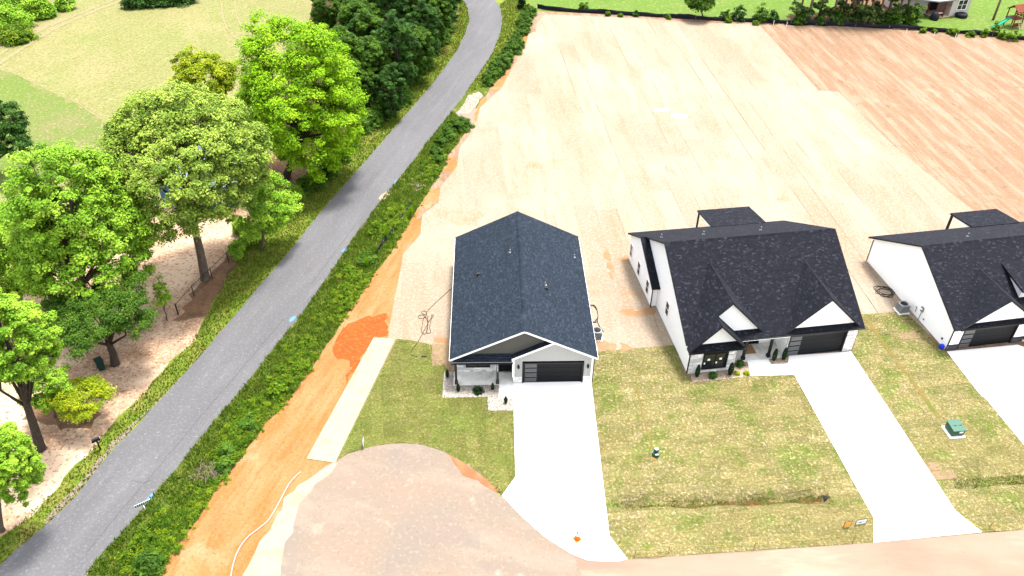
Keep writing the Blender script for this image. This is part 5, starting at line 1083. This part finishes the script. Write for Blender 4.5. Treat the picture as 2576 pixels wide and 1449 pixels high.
# long grass and weeds on the bank: uncountable ground cover
def grass(name, poly, n, hmin, hmax, mat, seed, wd=.05, parent=None, drape=False, clump=0, bias=.5):
    rng = np.random.default_rng(seed); P = sample(poly, n, rng); a = rng.uniform(0, 6.3, n); h = rng.uniform(hmin, hmax, n); tn = np.zeros(n)
    if clump:
        cs = P[:clump]; ix = rng.integers(0, clump, n); P = cs[ix] + rng.normal(0, .22, (n, 2)); tn = rng.normal(0, .28, clump)[ix]; k_ = pip(P, poly); P = np.where(k_[:, None], P, cs[ix])
    w_ = rng.uniform(.5, 1.3, n) * wd
    dx = np.stack([np.cos(a), np.sin(a)], 1) * w_[:, None]; ln = np.stack([rng.normal(0, .3, n), rng.normal(0, .3, n)], 1) * h[:, None]
    z0 = np.full((n, 1), .015) if not drape else np.array([[.03 + hgt(*p)] for p in P]); V = np.stack([np.hstack([P - dx, z0]), np.hstack([P + dx, z0]), np.hstack([P + ln + dx * .3, z0 + h[:, None]]), np.hstack([P + ln - dx * .3, z0 + h[:, None]])], 1).reshape(-1, 3)
    o = np_obj(name, V, np.arange(4 * n).reshape(n, 4), mat, parent, np.repeat(np.clip(rng.normal(bias, .22, n) + tn, 0, 1), 4)); return tag(o, kind='stuff')
grass('long_grass', verge_l + G2(ROADL)[::-1], 26000, .06, .25, M['grass_blade'], 1)
WB = G2(ROADR[1:22]) + G2(WEEDR[1:28])[::-1]
grass('long_grass', WB, 60000, .05, .34, M['bank_grass'], 2, .045, None, False, 5000, .5)
grass('long_grass', G2([(1169, 236), (1217, 168), (1241, 129), (1259, 81), (1264, 48), (1256, 12), (1290, -10), (1330, 20), (1300, 90), (1270, 150), (1220, 220)]), 9000, .06, .25, M['grass_blade'], 3)
grass('sod_grass', G2(L1), 26000, .02, .05, M['lawn_blade'], 21, .02, None, True, 6000, .4)
grass('sod_grass', G2(L2), 46000, .02, .05, M['lawn_blade'], 22, .02, None, True, 12000, .55)
grass('sod_grass', G2(L3), 28000, .02, .05, M['lawn_blade'], 23, .02, None, True, 7000, .5)
grass('ditch_grass', G2([(1535, 1256), (1700, 1250), (2075, 1240), (2080, 1252), (1900, 1260), (1700, 1270), (1540, 1270)]), 1700, .04, .13, M['bank_grass'], 24, .04, None, True, 260, .5)
grass('ditch_grass', G2([(2395, 1206), (2500, 1196), (2620, 1190), (2630, 1208), (2500, 1218), (2400, 1228)]), 1500, .03, .1, M['bank_grass'], 25, .04, None, True, 300, .6)
rng = np.random.default_rng(11); P = sample(WB, 2300, rng)
_rr = np.array(G2(ROADR)); _d = np.min(np.linalg.norm(P[:, None] - np.array([_rr[i] + (_rr[i + 1] - _rr[i]) * t for i in range(len(_rr) - 1) for t in np.linspace(0, 1, 9)[:-1]])[None], axis=2), axis=1)
P = P[_d > 1.0 + 1.6 * rng.random(len(P))]; vs, qs, ts = [], [], []; off = 0
lo, hi = np.array(WB).min(0), np.array(WB).max(0)
dens = np.sin(P[:, 0] * .9 + P[:, 1] * .35) + np.sin(P[:, 1] * .55 - P[:, 0] * .3 + 1) + rng.normal(0, .7, len(P)); far = np.clip((P[:, 1] - 50) / 45, 0, 1)
for p, dn, fr in zip(P, dens, far):
    if dn < -.7 + 1.3 * fr: continue
    hgt_ = max(.14, .2 + .17 * dn) * rng.uniform(.5, 1.5); rr = rng.uniform(.2, .6)
    v, q_, ti, _ = cloud(rng, (rr, rr, hgt_), 8, 30, .17, .055, .5, .4, .8, -.1, .2, True); v[:, 2] = np.maximum(v[:, 2], .02); v[:, :2] += p
    vs.append(v); qs.append(q_ + off); ts.append(np.clip(ti + rng.normal(0, .26), 0, 1)); off += len(v)
o = np_obj('weed_patch', np.vstack(vs), np.vstack(qs), M['leaf_weed'], None, np.concatenate(ts)); tag(o, 'low green weeds covering the bank between road and clay', kind='stuff')
# distinct plants on the bank
for i, (p, hw, h, l, m_) in enumerate((((560, 1180), 26, 1.3, 'bright leafy bush on the bank beside the dry brush', 'leaf_wood'), ((575, 1140), 22, 1.0, 'bright leafy bush above the dry brush on the bank', 'leaf_wood'), ((375, 1430), 36, 1.5, 'rounded green bush on the bank above the lower road', 'leaf_wood'), ((625, 1075), 24, .9, 'green bush at the clay edge midway down the bank', 'leaf_wood'), ((700, 995), 26, 1.1, 'dense green bush on the bank near the damp clay', 'leaf_weed'),
                                      ((945, 585), 20, 1.2, 'leafy bush below the low silt fence on the bank', 'leaf_weed'), ((920, 660), 24, 1.2, 'green bush on the bank behind the grey house', 'leaf_wood'), ((880, 690), 20, 1.0, 'low bush beside the road below the silt fence', 'leaf_weed'))): shrub(l, p, hw, h, M[m_], 460 + i, ncl=34, nlf=60, leaf=.12)
mb = MB(); rr = random.Random(2)
for i in range(90):
    a = rr.uniform(0, 6.3); L = rr.uniform(.4, 1.1); x, y = rr.uniform(-.9, .9), rr.uniform(-.6, .6); mb.tube([(x, y, .02), (x + math.cos(a) * L * .5, y + math.sin(a) * L * .5, rr.uniform(.2, .6)), (x + math.cos(a) * L, y + math.sin(a) * L, rr.uniform(.1, .7))], [.018, .012, .006], 4)
q = G(525, 1195); o = mb.build('brush_pile', lmat('dry_twigs', (.17, .13, .10))); o.location = (q[0], q[1], 0); tag(o, 'pile of dry brown twigs among the weeds on the bank', 'brush')
def tall_grass(p, h, n, seed, label):
    q = G(*p); r = np.random.default_rng(seed); a = r.uniform(0, 6.3, n); sp_ = r.uniform(.05, .35, n); hh = h * r.uniform(.6, 1, n); b0 = np.stack([np.cos(a) * .1 * r.random(n), np.sin(a) * .1 * r.random(n), np.zeros(n)], 1); tip = np.stack([np.cos(a) * sp_, np.sin(a) * sp_, hh], 1); w_ = np.stack([-np.sin(a), np.cos(a), np.zeros(n)], 1) * .022
    V = np.stack([b0 - w_, b0 + w_, tip + w_ * .2, tip - w_ * .2], 1).reshape(-1, 3); o = np_obj('tall_grass', V, np.arange(4 * n).reshape(n, 4), M['leaf_maple'], None, np.repeat(np.clip(r.normal(.35, .15, n), 0, 1), 4)); o.location = (q[0], q[1], 0.01); tag(o, label, 'grass')
tall_grass((1036, 545), 1.5, 160, 1, 'upright clump of tall grass at the head of the bank silt fence'); tall_grass((975, 604), 1.9, 190, 2, 'tallest upright grass clump, between road and bank silt fence'); tall_grass((925, 672), 1.4, 150, 3, 'lower upright grass clump on the bank, farthest down')
# planting in the beds
def bed_shrub(p, r, h, label, kind, seed):
    B = G(*p); rng = np.random.default_rng(seed); t = empty('shrub', (B[0], B[1], .05), 0, label, 'shrub')
    if kind == 'cone':
        n = 1500; z = rng.random(n) ** .8; rad = r * (np.sin(np.pi * (z * .85 + .12)) ** .7) * rng.uniform(.7, 1.05, n); a = rng.uniform(0, 6.3, n); P_ = np.stack([np.cos(a) * rad, np.sin(a) * rad, z * h + .05], 1)
        v, q_ = leaves_at(rng, P_, P_ * [1, 1, 0] / r + unit(rng, n) * .4 + [0, 0, .35], rng.uniform(.03, .06, n)); ti = np.repeat(np.clip(rng.normal(.5, .2, n), 0, 1), 4); m_ = M['leaf_shrub']
    else:
        v, q_, ti, _ = cloud(rng, (r * .8, r * .8, h * .8), 26, 50, r * .35, .055, .5, .5, .8, -.1, .15, True); v[:, 2] = np.maximum(v[:, 2], .01); m_ = M['leaf_yellow'] if kind == 'yellow' else (M['leaf_dark'] if kind == 'round' else M['leaf_shrub'])
    np_obj('foliage', v, q_, m_, t, ti); MB().tube([(0, 0, -.02), (0, 0, h * .6)], [.03, .012], 5).build('stem', M['barkdark'], t)
def s6(x, y): return (1090 + x * .18229, 872 + y * .18229)
def s7(x, y): return (1693.8 + x * .19531, 805 + y * .19531)
bed_shrub(s6(195, 428), .14, .75, 'slim dark evergreen in the white stones at the porch corner post', 'cone', 1); bed_shrub(s6(345, 622), .14, .8, 'slim dark evergreen in the white stones before the porch', 'cone', 2); bed_shrub(s6(620, 632), .42, .62, 'round dark shrub in the white stones before the porch', 'ball', 3)
bed_shrub(s6(820, 600), .13, .7, 'slim dark evergreen in white stones beside the short walkway', 'cone', 4); bed_shrub(s6(1000, 785), .14, .72, 'slim dark evergreen in the white stones below the walkway', 'cone', 5)
bed_shrub(s7(300, 738), .2, 1.35, 'tall slim evergreen at the outer end of the stone bay', 'cone', 6); bed_shrub(s7(725, 712), .22, 1.35, 'tall slim evergreen at the porch end of the stone bay', 'cone', 7); bed_shrub(s7(505, 738), .38, .6, 'round green shrub under the double bay window', 'round', 8); bed_shrub(s7(855, 590), .42, .6, 'round green shrub beside the black porch post', 'round', 9)
bed_shrub(s7(815, 700), .24, .3, 'low yellow shrub next to the bay evergreen', 'yellow', 10); bed_shrub(s7(940, 702), .26, .32, 'low yellow shrub beside the entrance walkway', 'yellow', 11); bed_shrub(s7(1290, 525), .2, 1.3, 'slim evergreen in the small bed beside the porch post', 'cone', 12); bed_shrub(s7(1415, 515), .2, 1.3, 'slim evergreen in the small bed beside the garage wall', 'cone', 13)

# ------------------------------------------------------------------ fences
def silt(px, hgt0, label, step=2.6, seed=0, white=()):
    r = random.Random(seed); P = [G(*p)[:2] for p in px]; pts = []
    for a, b in zip(P[:-1], P[1:]):
        k = max(1, int(math.dist(a, b) / .65)); pts += [a + (b - a) * i / k for i in range(k)]
    pts.append(P[-1]); o0 = pts[0]; t = empty('silt_fence', (o0[0], o0[1], 0), 0, label, 'silt fence'); mb = MB(); n = len(pts); vs = []
    for i, p in enumerate(pts):
        d = pts[min(i + 1, n - 1)] - pts[max(i - 1, 0)]; d = d / math.hypot(*d); nn = np.array([-d[1], d[0]]); h = hgt0 * (1 + .22 * math.sin(i * .47 + seed) * math.sin(i * .13)) * r.uniform(.9, 1.06); bow = .12 * math.sin(i * .8)
        for off, z in ((0, -.03), (bow, h * .5), (-.05 + .08 * math.sin(i), h)):
            q = p - o0 + nn * off; vs += [(q[0], q[1], z), (q[0] + nn[0] * .012, q[1] + nn[1] * .012, z)]
    fs = []
    for i in range(n - 1):
        a, b = i * 6, (i + 1) * 6
        for k in (0, 2): fs += [(a + k, b + k, b + k + 2, a + k + 2), (a + k + 1, a + k + 3, b + k + 3, b + k + 1)]
        fs += [(a + 4, b + 4, b + 5, a + 5)]
    mb.add(vs, fs); mb.build('fabric', M['silt'], t, True)
    for i in range(0, n, max(1, int(step / .65))):
        q = pts[i] - o0; MB().beam((q[0], q[1] + .06, -.1), (q[0] + r.uniform(-.05, .05), q[1] + .06, hgt0 * r.uniform(1.0, 1.25)), .045).build('stake', M['wood'], t)
    return t
silt([(1352, 20), (1372, 25), (1430, 30), (1500, 34), (1650, 43), (1800, 52), (1940, 58), (2100, 65), (2300, 76), (2450, 87), (2576, 101), (2760, 122)], .72, 'long black silt fence along the back of the graded lot')
silt([(1034, 515), (1015, 548), (984, 590), (958, 625), (948, 640)], .5, 'short black silt fence sunk in weeds on the road bank', 2.2, 3)
for p in ((1945, 60), (2348, 90), (2278, 82), (2402, 94), (1978, 64)):
    q = G(p[0], p[1] + 3); o = MB().beam((0, 0, -.05), (.03, 0, .8), .06).build('survey_stake', M['white_plastic']); o.location = (q[0], q[1], 0); tag(o, 'white survey stake in front of the long silt fence', 'stake', 'white survey stakes')
FP = [(448.8, 792), (489, 745.6), (534.7, 701.6), (575.7, 660.6), (613, 624), (650, 587), (690, 548)]
P = [G(*p) for p in FP]; t = empty('wire_fence', tuple(P[0][:2]) + (0,), 0, 'dark chain-link fence running past the oak trunk beside the road', 'fence')
for i, p in enumerate(P):
    q = p - P[0]; MB().tube([(q[0], q[1], -.1), (q[0], q[1], 1.28)], .045 if i else .07, 7).build('post', M['wirefence'], t)
    if i < len(P) - 1:
        b = P[i + 1] - P[0]; MB().tube([(q[0], q[1], 1.22), (b[0], b[1], 1.22)], .028, 6).build('rail', M['wirefence'], t); mb = MB(); L = math.dist(q[:2], b[:2]); k = int(L / .14); dd = (b - q) / L; nn = np.array([-dd[1], dd[0], 0]) * .004
        for j in range(-8, k + 1):
            for sg in (0, 1):
                s0, s1 = j * .14, j * .14 + 1.15; z0, z1 = (.03, 1.18) if sg == 0 else (1.18, .03); c0, c1 = max(s0, 0), min(s1, L)
                if c1 - c0 < .05: continue
                a_ = q + dd * c0; e_ = q + dd * c1; za = z0 + (z1 - z0) * (c0 - s0) / (s1 - s0); ze = z0 + (z1 - z0) * (c1 - s0) / (s1 - s0)
                mb.add([(a_[0], a_[1], za - .005), (e_[0], e_[1], ze - .005), (e_[0], e_[1], ze + .005), (a_[0], a_[1], za + .005)], [(0, 1, 2, 3)])
        mb.build('mesh', M['wirefence'], t)

# ------------------------------------------------------------------ the blue house under the oak
q = G(548, 470); t = empty('house', (q[0], q[1], 0), math.radians(-14), 'blue house with striped metal roof hidden under the oak crown', 'house')
wl = MB(); front_prism(wl, [(-3.8, 0), (3.8, 0), (3.8, 2.6), (0, 4.2), (-3.8, 2.6)], -5, -4.85); front_prism(wl, [(-3.8, 0), (3.8, 0), (3.8, 2.6), (0, 4.2), (-3.8, 2.6)], 4.85, 5); side_prism(wl, [(-4.85, 0), (4.85, 0), (4.85, 2.6), (-4.85, 2.6)], -3.8, -3.65); side_prism(wl, [(-4.85, 0), (4.85, 0), (4.85, 2.6), (-4.85, 2.6)], 3.65, 3.8)
wl.build('wall', M['bluehouse'], t); rf = MB().slab([(-4.2, -5.4, 2.6), (0, -5.4, 4.4), (0, 5.4, 4.4), (-4.2, 5.4, 2.6)], .1).slab([(4.2, -5.4, 2.6), (4.2, 5.4, 2.6), (0, 5.4, 4.4), (0, -5.4, 4.4)], .1); r_ = rf.build('roof', M['blueroof'], t)
for i in range(24):
    v = -5.35 + i * .46
    for s_ in (-1, 1): MB().beam((s_ * 4.2, v, 2.63), (0, v, 4.43), .05, .06).build('rib', M['blueroof'], r_)
MB().box(4.2, 4.28, -5.4, 5.4, 2.42, 2.62).box(3.78, 3.84, -5, -4.85, 0, 2.5).build('fascia', M['whitetrim'], t)
for v in (-2.5, 2): window(t, (3.81, v, .9), math.pi / 2, 1.1, 1.3, 2, M['whitetrim'])
# ------------------------------------------------------------------ cottage, play set and pole beyond the silt fence
A, B = G(2386, 41), G(2432.3, 36.4); ang = math.atan2(B[1] - A[1], B[0] - A[0]); t = empty('cottage', (A[0], A[1], 0), ang, 'beige cottage with a dark covered porch beyond the silt fence', 'cottage'); Lc = math.dist(A, B)
wl = MB().box(0, Lc, 0, 8, 0, 3.4).box(-3.0, 0, 3.2, 8, 0, 3.3).box(-7.5, -3.0, 2.2, 8, 0, 3.2); wl.build('wall', M['beige'], t)
MB().slab([(-8, -.2 + 2, 3.2), (-3.2, -.3, 2.9), (.25, -.3, 2.95), (.25, 4, 4.4), (-8, 4, 4.4)], .18).slab([(.2, -.5, 3.35), (Lc + .5, -.5, 3.35), (Lc + .5, 4, 5.0), (.2, 4, 5.0)], .15).slab([(-8, 4, 4.4), (Lc + .5, 4, 5.0), (Lc + .5, 8.5, 3.3), (-8, 8.5, 3.2)], .15).build('roof', M['acgrey'], t)
window(t, (Lc * .55, -.02, .95), 0, 1.9, 1.75, 2, M['whitetrim'], .08); MB().box(-3.2, 0, -.3, 3.2, -.02, .08).build('porch_floor', M['pinkconc'], t); MB().box(-2.95, -.1, 3.1, 3.19, .1, 2.7).build('screen_wall', M['blackmatte'], t)
for x, y in ((-2.9, 0), (-1.4, -.1), (-2.9, 2)): MB().box(x - .08, x + .08, y - .08, y + .08, .08, 2.85).build('porch_post', M['redwood'], t)
MB().box(-5.5, -5.2, 2.1, 2.2, 1.3, 1.8).build('meter', M['acgrey'], t); MB().box(-2.9, -.1, .05, .15, 1.9, 2.0).build('rail', M['redwood'], t)
def loc2(u, v): c, s = math.cos(ang), math.sin(ang); return (A[0] + u * c - v * s, A[1] + u * s + v * c)
def covered(p, r, h, label, name, cat, mat, seed):
    rr = random.Random(seed); mb = MB(); n = 10; pr = []
    for i, (f, z) in enumerate(((1, 0), (1.05, .3), (.95, .6), (.7, .85), (.3, 1))):
        for k in range(n): j = f * r * rr.uniform(.85, 1.12); pr.append((math.cos(6.283 * k / n) * j, math.sin(6.283 * k / n) * j, z * h))
    mb.add(pr, [(i * n + k, i * n + (k + 1) % n, (i + 1) * n + (k + 1) % n, (i + 1) * n + k) for i in range(4) for k in range(n)] + [tuple(4 * n + k for k in range(n))]); o = mb.build(name, mat, None, True); o.location = (*p, .0); tag(o, label, cat)
covered(loc2(-3.5, -.7), .75, 1.3, 'black tarp-covered grill beside the cottage porch', 'covered_grill', 'grill', M['silt'], 1); 
q = loc2(1.9, -.75); o = MB().lathe([(.95, 0), (1.0, .1), (1.0, .55), (.9, .62), (.2, .6)], (0, 0, 0), 18).build('hot_tub', M['silt'], None, True); o.location = (*q, 0); tag(o, 'round black tub under the cottage window', 'tub')
q = loc2(-1.6, .4); t2 = empty('bench', (*q, .08), ang, 'dark wooden bench with white cushion in the cottage porch', 'bench'); MB().box(-.7, .7, -.3, .3, .38, .45).build('seat', M['redwood'], t2); MB().box(-.4, .4, -.22, .2, .45, .55).build('cushion', M['white_plastic'], t2); MB().box(-.7, .7, .25, .32, .45, .9).build('backrest', M['redwood'], t2)
for sx in (-.6, .6): MB().box(sx - .05, sx + .05, -.25, .25, 0, .38).build('leg', M['redwood'], t2)
q = loc2(Lc + .6, 3.0); ac_t = (q[0], q[1], 0); o = MB().box(-.4, .4, -.4, .4, 0, .9).box(-.43, .43, -.43, .43, .9, .96).build('utility_cabinet', M['silt']); o.location = ac_t; tag(o, 'black cabinet beside the right wall of the cottage', 'cabinet')
q = G(2545, 66); t = empty('play_set', (q[0], q[1], 0), math.radians(20), 'red-brown wooden play tower with a green slide', 'play set')
for x in (-1, 1):
    for y in (-1, 1): MB().box(x * .9 - .07, x * .9 + .07, y * .9 - .07, y * .9 + .07, 0, 2.9).build('post', M['redwood'], t)
MB().box(-1, 1, -1, 1, 1.4, 1.5).build('platform', M['redwood'], t)
for z in (1.75, 2.0, 2.25): MB().box(-.95, .95, -1.0, -.94, z, z + .13).box(.94, 1, -.95, .95, z, z + .13).build('rail', M['redwood'], t)
MB().slab([(-1.2, -1.2, 2.8), (1.2, -1.2, 2.8), (1.2, 0, 3.7), (-1.2, 0, 3.7)], .1).slab([(-1.2, 1.2, 2.8), (-1.2, 0, 3.7), (1.2, 0, 3.7), (1.2, 1.2, 2.8)], .1).build('roof', M['redwood'], t)
mb = MB(); pts = [(-1, 0, 1.5), (-1.8, 0, 1.2), (-2.8, 0, .75), (-3.6, 0, .35), (-4.4, 0, .28)]
for a, b in zip(pts[:-1], pts[1:]):
    mb.beam(a, b, .5, .05)
    for s_ in (-.27, .27): mb.beam((a[0], s_, a[2] + .1), (b[0], s_, b[2] + .1), .05, .2)
mb.build('slide', M['slide'], t)
lad = MB()
for s_ in (-.3, .3): lad.beam((s_, -1.9, 0), (s_, -1, 1.5), .07)
for i in range(5): lad.beam((-.3, -1.9 + .17 * (i + .6), .28 * (i + .6)), (.3, -1.9 + .17 * (i + .6), .28 * (i + .6)), .06)
lad.build('ladder', lmat('faded_pink_rope', (.4, .26, .22)), t); MB().box(-.95, .95, -1.02, -.93, .3, .9).build('lower_panel', M['redwood'], t)
q = G(2498, 50); o = MB().tube([(0, 0, -.2), (.2, .3, 3), (.5, .7, 7), (.7, 1.0, 10)], [.2, .18, .16, .13], 10).build('utility_pole', M['barkpine'], None, True); o.location = (q[0], q[1], 0); tag(o, 'slanting bare grey pole beside the green slide', 'pole')
for p in ((2268, 78), (2280, 79), (2245, 76)):
    q = G(p[0], p[1] - 4); o = MB().tube([(-1.6, .1, .1), (0, 0, .16), (1.8, -.1, .12)], [.06, .07, .05], 6).build('fallen_branch', M['bark']); o.location = (q[0], q[1], 0); o.rotation_euler = (0, 0, wr.uniform(-.3, .3)); tag(o, 'grey fallen branch lying behind the silt fence under the pines', 'branch', 'fallen branches')
bpy.context.view_layer.update()
print('SOD', n1, n2, n3, 'MATS', nmat)
for x in tree_info: print(x)
